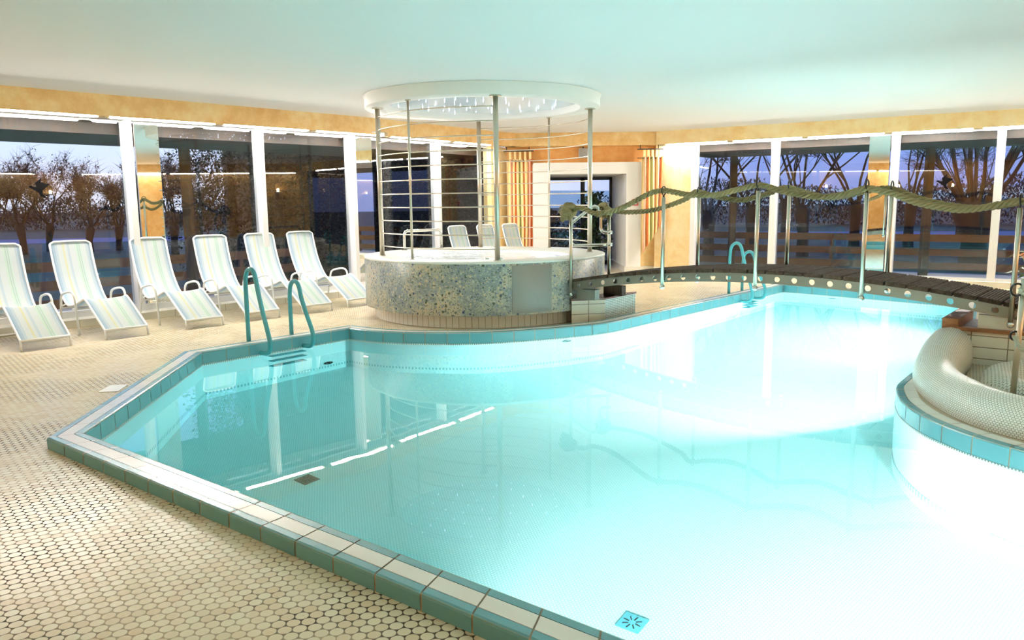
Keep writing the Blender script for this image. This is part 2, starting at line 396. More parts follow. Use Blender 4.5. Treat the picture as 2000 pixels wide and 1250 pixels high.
mb = MB(); Lo = offset_line(F2, .36, False); mb.prism(F2 + Lo[::-1], ZF + .05, H); mb.prism(F2 + offset_line(F2, .022, False)[::-1], ZF, ZF + .05)
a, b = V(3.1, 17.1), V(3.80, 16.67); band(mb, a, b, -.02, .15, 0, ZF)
wr = structure(mb.build('wall_right', M['yellow']), 'plastered wall and band above the right row of windows, coloured yellow as if lit', 'wall')
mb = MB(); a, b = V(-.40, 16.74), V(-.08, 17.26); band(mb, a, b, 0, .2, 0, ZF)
structure(mb.build('wall_corner', M['yellow']), 'narrow wall strip coloured yellow as if lit, beside the left curtain', 'wall')
for nm, a, b, lb in (('wall_near_left', V(-6.5, -4), GL1[0], 'orange plastered wall behind the camera on the left'), ('wall_near', V(7, -6), V(-6.5, -4), 'orange plastered wall behind the camera'), ('wall_near_right', V(13, 2.5), V(7, -6), 'orange plastered wall behind the camera on the right'), ('wall_far_right', V(13, 10.45), V(13, 2.5), 'orange plastered wall far right')):
    mb = MB(); band(mb, a, b, 0, .2, 0, H); structure(mb.build(nm, M['orange']), lb, 'wall')
# soffits carrying the strip lights
mb = MB()
Lo = offset_line(F1, .45, False); mb.prism(offset_line(F1, .125, False) + Lo[::-1], ZF - .012, ZF + .049)
structure(mb.build('trim_1', M['soffit']), 'pale soffit over the left windows', 'trim')
mb = MB(); Lo = offset_line(F2, .35, False); mb.prism(offset_line(F2, .125, False) + Lo[::-1], ZF - .012, ZF + .049)
structure(mb.build('trim_2', M['soffit']), 'pale soffit over the right windows', 'trim')
# tiled kerbs below the glass
kerbmat = vtile('kerb_tile', (.80, .77, .66), (.5, .42, .3), .25, .2, math.radians(-48))
mb = MB(); Fk = offset_line(F1, .03, False); Lo = offset_line(F1, .48, False); mb.prism(Fk + Lo[::-1], 0, .1)
structure(mb.build('baseboard_left', kerbmat), 'cream tiled kerb below the left windows', 'baseboard')
mb = MB(); Fk = offset_line([V(3.75, 16.4)] + F2[1:], .05, False); Lo = offset_line([V(3.75, 16.4)] + F2[1:], .36, False); mb.prism(Fk + Lo[::-1], 0, .1)
structure(mb.build('baseboard_right', kerbmat), 'cream tiled kerb below the right windows', 'baseboard')
mb = MB(); mb.prism([V(2.8, 17.18), V(3.2, 17.2), V(3.2, 17.26), V(2.8, 17.26)], 0, .12); band(mb, V(3.1, 17.1), V(3.8, 16.67), -.045, -.02, 0, .12); mb.prism([V(-.2, 17.18), V(.48, 17.18), V(.48, 17.26), V(-.2, 17.26)], 0, .12)
structure(mb.build('baseboard_back', M['cream']), 'cream tile skirting along the end wall', 'baseboard')

# ---- windows
def lerp_on(line, t):
    d = (line[1] - line[0]).normalized(); return line[0] + d * t
def at_on(line, x):
    base_ = G0 if line is GL1 else G0b if line is GL2 else line
    d = (base_[1] - base_[0]); p = base_[0] + d * ((x - base_[0].x) / d.x)
    return p if base_ is line else meet(V(0, 0), p, line[0], line[1])
wn = 0
def window(p, q, label, sill=.1, post_p=.085, depth=.2, right=False):
    """one bay between p and q (plan points on the glass line, interior on the right of travel)"""
    global wn; wn += 1
    d = (q - p); L = d.length; d.normalize(); n = V(d.y, -d.x)
    w = thing('window_%d' % wn, label, 'window', (p.x, p.y, 0), 0, None, 'structure')
    d3 = V(d.x, d.y, 0); n3 = V(n.x, n.y, 0); o = V(p.x, p.y, 0); up = V(0, 0, 1)
    mb = MB(); bh = .045 if right else .085; mb.obox(o + up * sill - n3 * .05, d3 * L, n3 * .13, up * bh); mb.obox(o + up * (ZF - .031) - n3 * .04, d3 * L, n3 * .06, up * .018)
    mb.build('frame', M['frame'], w)
    mb = MB(); mb.obox(o + up * (sill) - n3 * .06 - d3 * post_p / 2, d3 * post_p, n3 * depth, up * (ZF - .012 - sill)); mb.build('mullion', M['frame'], w)
    mb = MB(); mb.obox(o + up * (sill + bh) + d3 * (post_p / 2), d3 * (L - post_p), n3 * .012, up * (ZF - .031 - sill - bh)); mb.build('glass_pane', M['glass'], w)
    return w
xs = [-8.9, -7.05, -5.17, -3.86, -2.74]
names = ['leftmost window bay partly out of frame', 'window bay behind the two leftmost loungers with a bird silhouette', 'window bay behind the middle loungers right of the mirror panel', 'dark window bay behind the sixth lounger']
for i in range(4):
    window(at_on(GL1, xs[i]), at_on(GL1, xs[i + 1]), names[i])
xs = [-2.72, -1.453, -.40]
for i, lb in enumerate(('dark window bay seen left of the tub railing', 'dark window bay seen through the tub railing')):
    window(at_on(GL2, xs[i]), at_on(GL2, xs[i + 1]), lb, post_p=.08)
mb = MB(); p = at_on(GL2, -.4); d = (GL2[1] - GL2[0]).normalized(); n = V(d.y, -d.x)
mb.obox(V(p.x, p.y, .1) - V(n.x, n.y, 0) * .06 - V(d.x, d.y, 0) * .03, V(d.x, d.y, 0) * .09, V(n.x, n.y, 0) * .2, V(0, 0, ZF - .112)); structure(mb.build('trim_3', M['frame']), 'white end post of the left windows', 'trim')
xs = [3.843, 5.198, 6.96, 8.30, 10.2, 12.3]
names = ['first window bay right of the yellow wall', 'window bay behind the bridge with a mirror panel', 'window bay behind the thick willow with a bird silhouette', 'rightmost window bay behind the flowers', 'window bay out of frame on the right']
for i in range(5): window(at_on(GR, xs[i]), at_on(GR, xs[i + 1]), names[i], post_p=.12 if i else .10, right=True)

# mirror clad panels standing at the mullions
def mirror(line, x0, x1, label):
    p = at_on(line, x0); q = at_on(line, x1); d = (q - p).normalized(); n = V(d.y, -d.x); L = (q - p).length
    t = thing('mirror_panel', label, 'mirror', (p.x, p.y, .185), 0, 'mirror panels between the windows')
    o = V(p.x, p.y, .186) + V(n.x, n.y, 0) * .03
    mb = MB(); mb.obox(o + V(n.x, n.y, 0) * .032, V(d.x, d.y, 0) * L, V(n.x, n.y, 0) * .006, V(0, 0, 2.47)); mb.build('mirror_face', M['mirror'], t)
    mb = MB(); mb.obox(o, V(d.x, d.y, 0) * L, V(n.x, n.y, 0) * .031, V(0, 0, 2.47)); mb.build('backing', M['grey'], t)
mirror(GL1, -5.10, -4.885, 'tall mirror panel behind the third lounger from the left')
mirror(GL1, -2.69 + .02, -2.47, 'tall mirror panel just left of the tub railing') if False else mirror(GL2, -2.66, -2.44, 'tall mirror panel just left of the tub railing')
mirror(GR, 6.597, 6.885, 'tall mirror panel in the right windows behind the bridge')

# bird stickers
def bird(line, x, z, s, flip, label):
    p = at_on(line, x); d = (line[1] - line[0]).normalized(); n = V(d.y, -d.x)
    pts = [(-.09, .02), (-.06, .035), (-.03, .02), (.0, .02), (-.01, .07), (.03, .10), (.06, .13), (.05, .08), (.10, .06), (.15, .055), (.10, .015), (.06, -.02), (.06, -.06), (.10, -.11), (.04, -.09), (.02, -.05), (-.02, -.02), (-.06, .005)]
    o = V(p.x, p.y, z) + V(n.x, n.y, 0) * .0135
    lo = [o + V(d.x, d.y, 0) * (a * s * flip) + V(0, 0, b * s) for a, b in pts]; hi = [q + V(n.x, n.y, 0) * .002 for q in lo]; k = len(pts)
    mb = MB(); mb.add(lo + hi, [list(range(k))[::-1], list(range(k, 2 * k))] + [(i, (i + 1) % k, k + (i + 1) % k, k + i) for i in range(k)])
    tag(mb.build('bird_sticker', M['black']), label, 'sticker', 'bird stickers on the glass')
bird(GL1, -5.93, 1.77, 1.05, 1, 'black bird silhouette stuck on the left window')
bird(GR, 7.60, 1.80, 1.15, 1, 'black bird silhouette stuck on the right window by the bridge')

# ---- strip lights
def strip(line, t0, t1, label, group, off=.07):
    d = (line[1] - line[0]).normalized(); n = V(-d.y, d.x); p = line[0] + d * t0 + n * off; L = t1 - t0; d3 = V(d.x, d.y, 0); n3 = V(n.x, n.y, 0)
    t = thing('strip_light', label, 'light', (p.x, p.y, ZF - .012), 0, group)
    o = V(p.x, p.y, ZF + .0495 if off == .07 else ZF - .0005)
    mb = MB(); mb.obox(o - n3 * .035 - V(0, 0, .022), d3 * L, n3 * .07, V(0, 0, .022)); mb.build('housing', M['housing'], t)
    mb = MB(); pts = [o + d3 * s - V(0, 0, .052) for s in (.015, .03, L - .03, L - .015)]; mb.tube(pts, [.008, .019, .019, .008], 10); mb.build('tube', M['strip'] if off == .07 else M['strip_low'] if off == .061 else M['strip_dim'], t)
    for s in (-.068, L + .0):
        mb = MB(); mb.obox(o + d3 * s - n3 * .040 - V(0, 0, .066), d3 * .068, n3 * .08, V(0, 0, .066)); mb.build('end_cap', M['endcap'], t)
gl = 'strip lights over the left windows'; gr = 'strip lights over the right windows'
L1 = (F1[1], F1[2]); L2 = (F1[2], F1[3]); L0 = (F1[0], F1[1]); R1 = (F2[0], F2[1]); R2 = (F2[1], F2[2])
l0 = (F1[1] - F1[0]).length

strip(L0, 3.75, l0 + 1.08, 'leftmost strip light in view, above the first lounger', gl)
strip(L1, 1.22, 2.66, 'second strip light from the left, above the mirror panel', gl)
strip(L1, 2.79, 4.21, 'third strip light from the left', gl)
strip(L1, 4.35, 5.7, 'fourth strip light from the left, ending at the tub railing', gl)
strip(L2, .80, 2.37, 'fifth strip light from the left, seen through the tub railing', gl)
strip(L2, 2.52, 3.66, 'strip light nearest the left curtain', gl)
strip(R1, .2, 1.5, 'strip light nearest the yellow wall', gr); strip(R1, 1.62, 2.94, 'second strip light from the yellow wall', gr)
strip(R1, 3.05, 4.37, 'third strip light from the yellow wall, ending at the mirror panel', gr); strip(R1, 4.5, 5.75, 'fourth strip light from the yellow wall', gr)
strip(R1, 5.89, 7.3, 'rightmost strip light in view', gr); strip(R2, 1., 2.5, 'strip light on the right, out of frame', gr); strip(R2, 2.65, 4.2, 'strip light far right, out of frame', gr)
# fascias with strips on the walls behind the camera (seen in the reflections)
def inner_fascia(name, a, b, label, every=1):
    d = (b - a); L = d.length; d.normalize(); mb = MB(); n = V(-d.y, d.x)
    mb.prism([a + n * -.0, b, b + n * .25, a + n * .25], ZF, H - .001); structure(mb.build(name, M['orange']), label, 'trim')
    k = int(L / 1.55)
    for i in range(0, k if name != 'trim_7' else 0, every): strip((a + n * .12, b + n * .12), .2 + i * 1.5, .2 + i * 1.5 + 1.38, 'strip light on a wall behind the camera', 'strip lights behind the camera', .061 if name == 'trim_6' else .06)
inner_fascia('trim_4', V(13, 2.5), V(13, 10.3), 'orange band on the far right wall'); inner_fascia('trim_5', V(7, -6), V(13, 2.5), 'orange band on the near right wall')
inner_fascia('trim_6', V(-9.5, 5.6), V(-6.5, -4), 'orange band on the near left wall', 1); inner_fascia('trim_7', V(-6.5, -4), V(7, -6), 'orange band on the wall behind the camera')
# sconces behind the camera
for i, (x, y, nx, ny) in enumerate([(12.47, 1.75, -.82, .58), (10.1, -1.6, -.82, .58), (13, 9.4, -1, 0), (-6.52, -3.3, .95, .3), (-7.36, -1.2, .95, .3), (-8.3, 1.8, .95, .3)]):
    t = thing('wall_sconce', 'small bowl wall sconce glowing upward behind the camera', 'lamp', (x, y, 1.95), 0, 'sconces behind the camera')
    c = (x + nx * .1, y + ny * .1, 1.95); mb = MB(); mb.lathe([(.02, -.05), (.07, -.03), (.10, .03), (.094, .03), (.06, -.02), (.0, -.03)], 20, c); mb.cyl((x, y, 1.95), (c[0], c[1], 1.93), .02); mb.build('bowl', M['housing'], t)
    mb = MB(); mb.ball((c[0], c[1], 1.985), .05, 8); mb.build('bulb', M['warm'], t)
    ld = bpy.data.lights.new('sconce_glow', 'POINT'); ld.energy = 60; ld.color = (1, .7, .38); ld.shadow_soft_size = .04; lo = bpy.data.objects.new('sconce_glow', ld); COL.objects.link(lo); lo.parent = t; lo.location = (nx * .1, ny * .1, .10)

# ------------------------------------------------------------------ portal in the end wall
mb = MB(); Y0 = 17.0; ya = 19.45
pl = [(.47, 0), (.81, 0), (.81, 2.11), (2.46, 2.11), (2.46, 0), (2.78, 0), (2.78, 2.33), (2.76, 2.35), (.50, 2.35), (.47, 2.32)]
k = len(pl); fr = [(x, Y0, z) for x, z in pl]; bk = [(x, Y0 + .26, z) for x, z in pl]
mb.add(fr, [[0, 1, 2, 8, 9], [2, 3, 7, 8], [3, 4, 5, 6, 7]]); mb.add(fr + bk, [(i, k + i, k + (i + 1) % k, (i + 1) % k) for i in range(k)])
mb.box(2.46, 2.66, Y0 + .26, ya + .1, 0, 2.3); mb.box(.61, .81, Y0 + .26, ya + .1, 0, 2.3); mb.box(.61, 2.66, Y0 + .26, ya + .1, 2.11, 2.3)
structure(mb.build('wall_portal', M['white'], fix=False), 'white portal with a deep passage to the glass door', 'wall')
mb = MB(); mb.box(2.43, 2.459, Y0 - .012, ya, .003, .13); mb.box(2.4595, 2.79, Y0 - .012, Y0 - .001, .003, .13); mb.box(.46, .83, Y0 - .012, Y0, 0, .13)
structure(mb.build('baseboard_portal', M['cream']), 'cream tile skirting of the portal', 'baseboard')
mb = MB(); mb.box(.7, 2.6, 17.2, ya + .3, -.1, .002); structure(mb.build('floor_passage', M['floor']), 'tiled floor of the passage', 'floor')
dr = thing('door_1', 'two leaf glass door at the end of the passage', 'door', (1.63, ya, 0), 0, None, 'structure')
mb = MB()
for x0, x1 in ((.81, .87), (1.70, 1.80), (2.40, 2.46)): mb.box(x0, x1, ya - .03, ya + .03, 0, 2.11)
mb.box(.81, 2.46, ya - .03, ya + .03, 2.04, 2.11); mb.box(.81, 2.46, ya - .03, ya + .03, 0, .1); mb.build('door_frame', mat('anthracite_frame', (.04, .045, .06), .4), dr)
mb = MB(); mb.box(.87, 1.70, ya - .005, ya + .005, .1, 2.04); mb.build('glass_pane', M['glass'], dr); mb = MB(); mb.box(1.80, 2.40, ya - .005, ya + .005, .1, 2.04); mb.build('glass_pane', M['glass'], dr)

# speaker box and fire call point
t = thing('loudspeaker', 'small grey loudspeaker high on the orange end wall', 'speaker', (1.56, 17.25, 2.45))
mb = MB(); mb.rbox((1.46, 17.13, 2.45), (.2, 0, 0), (0, .12, 0), (0, 0, .2), .015); mb.build('cabinet', M['grey'], t); mb = MB(); mb.box(1.475, 1.645, 17.122, 17.131, 2.465, 2.635); mb.build('grille', mat('speaker_grille', (.33, .32, .30), .8), t)
mb = MB(); mb.cyl((1.56, 17.2, 2.65), (1.56, 17.24, 2.69), .012, 8); mb.build('bracket', M['dark'], t)
t = thing('fire_call_point', 'small red fire alarm call point on the white portal', 'alarm', (2.64, 17.0, 1.43))
mb = MB(); mb.rbox((2.57, 16.955, 1.435), (.14, 0, 0), (0, .045, 0), (0, 0, .125), .01); mb.build('box', M['red'], t); mb = MB(); mb.box(2.60, 2.68, 16.951, 16.956, 1.46, 1.53); mb.build('break_glass', M['white'], t)

# curtains
def curtain(x0, x1, y, ztop, zb0, zb1, label, rx0, rx1, folds):
    t = thing('curtain', label, 'curtain', ((x0 + x1) / 2, y, ztop), 0, 'curtains beside the portal')
    n = 140; mb = MB(); me_uv = []
    rows = 14; vs = []; uv = []
    for j in range(rows + 1):
        for i in range(n + 1):
            u = i / n; zb = zb0 + (zb1 - zb0) * u; v = j / rows; z = ztop + (zb - ztop) * v
            amp = .03 + .012 * v
            vs.append((x0 + (x1 - x0) * u + .006 * math.sin(9 * u + 3 * v), y + amp * math.sin(u * folds * 2 * PI + .6 * math.sin(3 * v + 5 * u)), z)); uv.append((u, v))
    fs = [(j * (n + 1) + i, j * (n + 1) + i + 1, (j + 1) * (n + 1) + i + 1, (j + 1) * (n + 1) + i) for j in range(rows) for i in range(n)]
    mb.add(vs, fs, 0, True); o = mb.build('fabric', M['curtain'], t, fix=False)
    ul = o.data.uv_layers.new(name='UVMap')
    for p in o.data.polygons:
        for li in p.loop_indices: ul.data[li].uv = uv[o.data.loops[li].vertex_index]
    sm = o.modifiers.new('thick', 'SOLIDIFY'); sm.thickness = .004
    mb = MB(); mb.cyl((rx0, y, 2.60), (rx1, y, 2.60), .012, 10); mb.cyl((rx0, y, ztop - .03), (rx1 - .05, y, ztop - .03), .006, 8)
    for x in (rx0 + .06, rx1 - .1): mb.cyl((x, y, 2.60), (x, y, ZF), .008, 8)
    mb.build('rod', M['dark'], t)
    for i in range(5):
        x = x0 + (x1 - x0) * (i + .3) / 5
        mb = MB(); mb.box(x, x + .05, y - .004, y + .004, ztop - .02, 2.60); mb.build('tab', M['curtain'], t)
curtain(-.06, .47, 17.06, 2.43, .13, .13, 'long striped orange and yellow curtain left of the white portal', -.14, .50, 6.5)
curtain(2.76, 3.19, 16.86, 2.45, .37, 1.04, 'orange striped curtain cut on a slant right of the white portal', 2.66, 3.2, 5)

# ------------------------------------------------------------------ swimming pool
pool = thing('swimming_pool', 'large free form swimming pool with turquoise tiled coping', 'pool', (0, 8, 0))
mb = MB(); n = len(POOL); s = 0; uvq = []
for i in range(n):
    p, q = POOL[i], POOL[(i + 1) % n]; L = (q - p).length; mb.add([(p.x, p.y, -.05), (q.x, q.y, -.05), (q.x, q.y, ZD), (p.x, p.y, ZD)], [(0, 1, 2, 3)]); uvq.append([(s, 0), (s + L, 0), (s + L, ZD), (s, ZD)]); s += L
o = mb.build('basin_wall', penny('pool_wall_mosaic', .022, .43, (.90, .93, .92), (.87, .91, .91), (.60, .78, .79), .35, wall=True), pool, fix=False)
ul = o.data.uv_layers.new(name='UVMap')
for k, p in enumerate(o.data.polygons):
    for c, li in enumerate(p.loop_indices): ul.data[li].uv = uvq[k][c]
mb = MB(); vs, fs = fill([POOL], ZD); mb.add(vs, fs)
bas = mb.build('basin_floor', M['pooltile'], pool, fix=False)
# a ribbed row of tiles above the floor of the basin
mb = MB(); inn = offset_line(POOL, -.004); s = 0; uvq = []
for i in range(n):
    p, q = inn[i], inn[(i + 1) % n]; L = (q - p).length
    mb.add([(p.x, p.y, -1.33), (q.x, q.y, -1.33), (q.x, q.y, -1.24), (p.x, p.y, -1.24)], [(0, 1, 2, 3)]); uvq.append([(s / .02, 0.02), ((s + L) / .02, 0.02), ((s + L) / .02, .98), (s / .02, .98)]); s += L
hm = mat('ribbed_row', (.7, .8, .8), .4); tt = NT(hm); u = tt.n('ShaderNodeUVMap'); ck = tt.n('ShaderNodeTexChecker'); tt.l(u.outputs[0], ck.inputs[0]); ck.inputs['Scale'].default_value = 1; ck.inputs[1].default_value = (.80, .90, .90, 1); ck.inputs[2].default_value = (.36, .52, .53, 1); tt.l(ck.outputs[0], tt.b.inputs[0])
o = mb.build('ribbed_tile_row', hm, pool, fix=False); ul = o.data.uv_layers.new(name='UVMap')
for k, p in enumerate(o.data.polygons):
    for c, li in enumerate(p.loop_indices): ul.data[li].uv = uvq[k][c]
# overflow mosaic row at the water line
mb = MB(); inn = offset_line(POOL, -.003); s = 0; uvq = []
for i in range(n):
    p, q = inn[i], inn[(i + 1) % n]; L = (q - p).length
    mb.add([(p.x, p.y, -.082), (q.x, q.y, -.082), (q.x, q.y, -.05), (p.x, p.y, -.05)], [(0, 1, 2, 3)]); uvq.append([(s / .0107, 0.02), ((s + L) / .0107, 0.02), ((s + L) / .0107, 2.98), (s / .0107, 2.98)]); s += L
o = mb.build('overflow_grate', M['checker'], pool, fix=False); ul = o.data.uv_layers.new(name='UVMap')
for k, p in enumerate(o.data.polygons):
    for c, li in enumerate(p.loop_indices): ul.data[li].uv = uvq[k][c]

# coping: individually laid tiles on a grout body
# runs with mitred corners: build each straight run with end normals from the closed outline
def runs_from(poly, corners):
    off = offset_line(poly, 1.0); out = []
    for a, b in corners:
        idx = list(range(a, b + 1)); out.append(([poly[i % len(poly)] for i in idx], [off[i % len(poly)] - poly[i % len(poly)] for i in idx]))
    return out
def coping2(name, runs, outer):
    mb = MB()
    for line, nn in runs:
        seg = [(line[i + 1] - line[i]).length for i in range(len(line) - 1)]; tot = sum(seg); cnt = max(1, round(tot / .25)); st = tot / cnt
        def pt(s):
            s = min(max(s, 0), tot)
            for i, L in enumerate(seg):
                if s <= L + 1e-9 or i == len(seg) - 1: return line[i].lerp(line[i + 1], s / L), nn[i].lerp(nn[i + 1], s / L)
                s -= L
        def sweep(prof, a, na, b, nb, m):
            k = len(prof); vs = [(a.x + na.x * o, a.y + na.y * o, z) for o, z in prof] + [(b.x + nb.x * o, b.y + nb.y * o, z) for o, z in prof]
            mb.add(vs, [(i + 1, i, k + i, k + i + 1) for i in range(k - 1)], m)
        inner = [(0, -.05), (0, .060), (.004, .070), (.014, .075), (.054, .075), (.054, .070)]; mid = [(.058, .070), (.058, .0748), (.144, .0748), (.144, .070)]
        outr = [(.148, .070), (.148, .075), (.187, .075), (.197, .070), (.2, .060), (.2, -.001)]; body = [(.003, -.052), (.003, .0705), (.197, .0705), (.197, -.002)]
        for i in range(len(line) - 1): sweep(body, line[i], nn[i], line[i + 1], nn[i + 1], 2)
        g = .004
        for k in range(cnt):
            cuts = [k * st + g]; acc = 0
            for L in seg:
                acc += L
                if cuts[0] + .004 < acc < (k + 1) * st - g - .004: cuts.append(acc)
            cuts.append((k + 1) * st - g)
            for c0, c1 in zip(cuts[:-1], cuts[1:]):
                a, na = pt(c0); b, nb = pt(c1)
                for pr, m in ((inner, 0), (mid, 1)) + (((outr, 0),) if outer else ()): sweep(pr, a, na, b, nb, m)
    return mb.build(name, [M['teal'], M['cream'], M['grout']], pool, fix=False)
nc = len(cur); iC0 = 2; iC1 = 2 + nc - 1; iD = iC1 + 1; iE = iD + 1; iG = iE + 1; iP0 = iG + 1; iP1 = iP0 + len(pen) - 1; iK = iP1 + 1
coping2('coping', runs_from(POOL, [(iK, iK + 1), (0, 1), (1, 2), (iC0, iC1), (iC1, iD), (iD, iE), (iE, iG), (iG, iP0)]), True)
coping2('coping', runs_from(POOL, [(iP0, iP1)]), False)['label'] = 'curved coping along the raised basin'

# water
mb = MB(); wp = offset_line(POOL, .006); vs, fs = fill([wp], ZW); mb.add(vs, fs); vs, fs = fill([wp], ZD - .01, False); mb.add(vs, fs)
for i in range(n):
    p, q = wp[i], wp[(i + 1) % n]; mb.add([(p.x, p.y, ZW), (q.x, q.y, ZW), (q.x, q.y, ZD - .01), (p.x, p.y, ZD - .01)], [(0, 1, 2, 3)])
tag(mb.build('pool_water', M['water']), 'clear still turquoise water filling the pool', 'water', None, 'stuff')

# underwater lamps
def pool_lamp(x, y, z, dx, dy, power, label, spread=170, dz=0):
    d = V(dx, dy, 0).normalized(); t = thing('pool_lamp', label, 'lamp', (x, y, z), 0, 'underwater pool lamps')
    c = V(x, y, z); n3 = V(d.x, d.y, 0)
    mb = MB(); mb.tube([c + n3 * .0, c + n3 * .03], .15, 24); mb.build('housing', M['steel'], t)
    mb = MB(); mb.tube([c + n3 * .031, c + n3 * .036], .12, 24); mb.build('lens', M['poollamp'], t)
    ld = bpy.data.lights.new('pool_lamp_beam', 'AREA'); ld.shape = 'DISK'; ld.size = .22; ld.energy = power; ld.color = (1., .68, .685); ld.spread = math.radians(spread)
    lo = bpy.data.objects.new('pool_lamp_beam', ld); COL.objects.link(lo); lo.parent = t; lo.location = n3 * .05
    lo.rotation_euler = (V(d.x, d.y, dz)).to_track_quat('-Z', 'Y').to_euler()
PL = .92
pool_lamp(3.52, 6.75, -.55, -.52, .85, 340 * PL, 'underwater lamp in the wall of the raised basin facing the tub', 135, -.15)
pool_lamp(2.05, 1.176, -.75, .615, .788, 820 * PL, 'underwater lamp in the near pool wall, out of frame', 130, -.30)
pool_lamp(5.6, 9.8, -.6, -.87, .5, 260 * PL, 'underwater lamp in the right pool wall under the bridge')

pool_lamp(.35, 2.53, -.85, .615, .788, 250 * PL, 'unseen underwater lamp added in the near pool wall to brighten mid pool', 120, -.30)  # added unseen lamp, lifts the brightness of the middle of the pool
# drains on the pool floor
def drain(cx, cy, ang, col, label, k=.14):
    t = thing('pool_drain', label, 'drain', (cx, cy, ZD), 0, 'floor drains in the pool'); R = Matrix.Rotation(ang, 3, 'Z')
    a = R @ V(k, 0, 0); b = R @ V(0, k, 0); o = V(cx, cy, ZD + .001) - a / 2 - b / 2
    mb = MB(); mb.obox(o, a, b, V(0, 0, .008)); mb.build('plate', col, t)
    mb = MB()
    for i in range(8):
        r = Matrix.Rotation(PI / 4 * i, 3, 'Z'); mb.obox(V(cx, cy, ZD + .009) + r @ V(.15 * k, -.02 * k, 0), r @ V(.24 * k, 0, 0), r @ V(0, .045 * k, 0), V(0, 0, .002))
    mb.build('slots', M['dark'], t)
drain(-1.60, 5.86, .9, mat('drain_dark', (.10, .13, .12), .4, .3), 'dark square floor drain in the left part of the pool')
drain(.645, 4.06, .95, mat('drain_teal', (.05, .20, .23), .5), 'turquoise square floor drain near the front edge')
# inlets
for (x, y, z, dx, dy, lb) in ((-2.15, 9.03, -1.12, .76, -.64, 'dark ringed water inlet low on the left pool wall'), (.64, 9.208, -.22, .45, -.89, 'pale ringed water inlet high on the curved pool wall'), (5.3, 12.95, -.3, -.75, -.65, 'small water inlet in the far pool wall')):
    d = V(dx, dy, 0).normalized(); c = V(x, y, z); mb = MB(); u = V(-d.y, d.x, 0)
    mb.tube([c + (u * math.cos(a) + V(0, 0, 1) * math.sin(a)) * .05 + d * .012 for a in [2 * PI * i / 20 for i in range(20)]], .012, 6, closed=True); mb.tube([c, c + d * .012], .03, 14)
    tag(mb.build('water_inlet', M['dark'] if z < -1 else M['panel']), lb, 'inlet', 'water inlets in the pool wall')
# plate in the deck
t = thing('floor_hatch', 'flat pale rectangular cover plate in the deck left of the pool', 'cover'); mb = MB(); mb.prism([V(-3.475, 6.47), V(-3.50, 6.72), V(-3.36, 6.735), V(-3.32, 6.48)], .001, .006); t.location = (-3.41, 6.6, 0); mb.build('plate', mat('pale_plate', (.72, .70, .66), .4), t)

# ------------------------------------------------------------------ ladders
def ladder(name, base1, base2, h1, h2, wall_dir, steps, label):
    """base1 gets the tall handle, base2 the low one; wall_dir points from the deck into the pool"""
    t = thing(name, label, 'ladder', (base1[0], base1[1], CT), 0, 'pool ladders')
    d = V(wall_dir[0], wall_dir[1], 0).normalized()
    for (bx, by), h in ((base1, h1), (base2, h2)):
        b = V(bx, by, 0); w = .19
        pr = [(0, .072), (0, h * .55), (.004, h - .16), (.02, h - .07), (.055, h - .02), (.105, h), (.155, h - .02), (.19, h - .08), (.215, h - .18), (.28, h * .52), (.375, .17), (.395, .09), (.39, .03), (.365, -.01), (.32, -.03), (.26, -.035), (.185, -.035)]
        pts = [b + d * o + V(0, 0, z) for o, z in catmull2(pr)]
        mb = MB(); mb.tube(pts, .024, 12); mb.build('handle', M['tealrail'], t)
    for z in steps:
        a = V(base1[0], base1[1], 0) + d * .195; c = V(base2[0], base2[1], 0) + d * .195; e = (c - a)
        mb = MB(); mb.obox(a + e * .16 + V(0, 0, z), e * .80, d * .10, V(0, 0, .035)); mb.build('step', M['tealrail'], t)
def catmull2(P): return [(p.x, p.y) for p in catmull([V(*p) for p in P], 4)]
ladder('pool_ladder', (-2.876, 8.497), (-2.523, 8.912), .864, .69, (.78, -.626), (-.20, -.45, -.70), 'teal pool ladder in front of the fourth and fifth loungers')
ladder('pool_ladder', (3.445, 12.45), (3.757, 12.81), .87, .71, (.757, -.653), (-.20, -.45, -.70), 'teal pool ladder behind the bridge')

# ------------------------------------------------------------------ whirlpool tub
TC = V(-.371, 11.187); RT = 1.68
tub = thing('whirlpool_tub', 'round raised whirlpool tub clad in blue green pebble mosaic', 'hot tub', (TC.x, TC.y, 0))
c3 = (TC.x, TC.y, 0)
mb = MB(); mb.lathe([(RT, .17), (RT, .80), (RT - .01, .812)], 128, c3); mb.build('shell', M['mosaic'], tub, fix=False)
mb = MB(); Rb = 1.545; mb.lathe([(RT - .02, .185), (Rb + .012, .185), (Rb + .012, .165), (Rb, .165), (Rb, 0)], 128, c3, 0)
cnt = 118
for i in range(cnt):
    a0 = 2 * PI * (i + .035) / cnt; a1 = 2 * PI * (i + .965) / cnt; r = Rb + .006
    p = [(TC.x + r * math.cos(a), TC.y + r * math.sin(a), z) for a, z in ((a0, .004), (a1, .004), (a1, .158), (a0, .158))]; mb.add(p, [(0, 1, 2, 3)], 1)
    r = Rb + .016; p = [(TC.x + r * math.cos(a), TC.y + r * math.sin(a), z) for a, z in ((a0, .166), (a1, .166), (a1, .187), (a0, .187))]; mb.add(p, [(0, 1, 2, 3)], 1)
mb.build('plinth', [M['grout'], M['cream']], tub, fix=False)
mb = MB(); mb.lathe([(RT - .005, .80), (RT + .004, .806), (RT + .004, .826), (RT - .008, .832), (1.30, .832), (1.22, .826), (1.17, .80)], 128, c3)
mb.build('rim', mat('rim_tile', (.80, .79, .71), .3), tub, fix=False)
mb = MB(); mb.lathe([(1.17, .80), (1.15, .70), (1.05, .45), (.9, .42), (.75, .40), (.62, .1), (0, .08)], 96, c3); mb.build('basin', mat('acrylic_white', (.9, .92, .92), .25), tub, fix=False)
mb = MB()
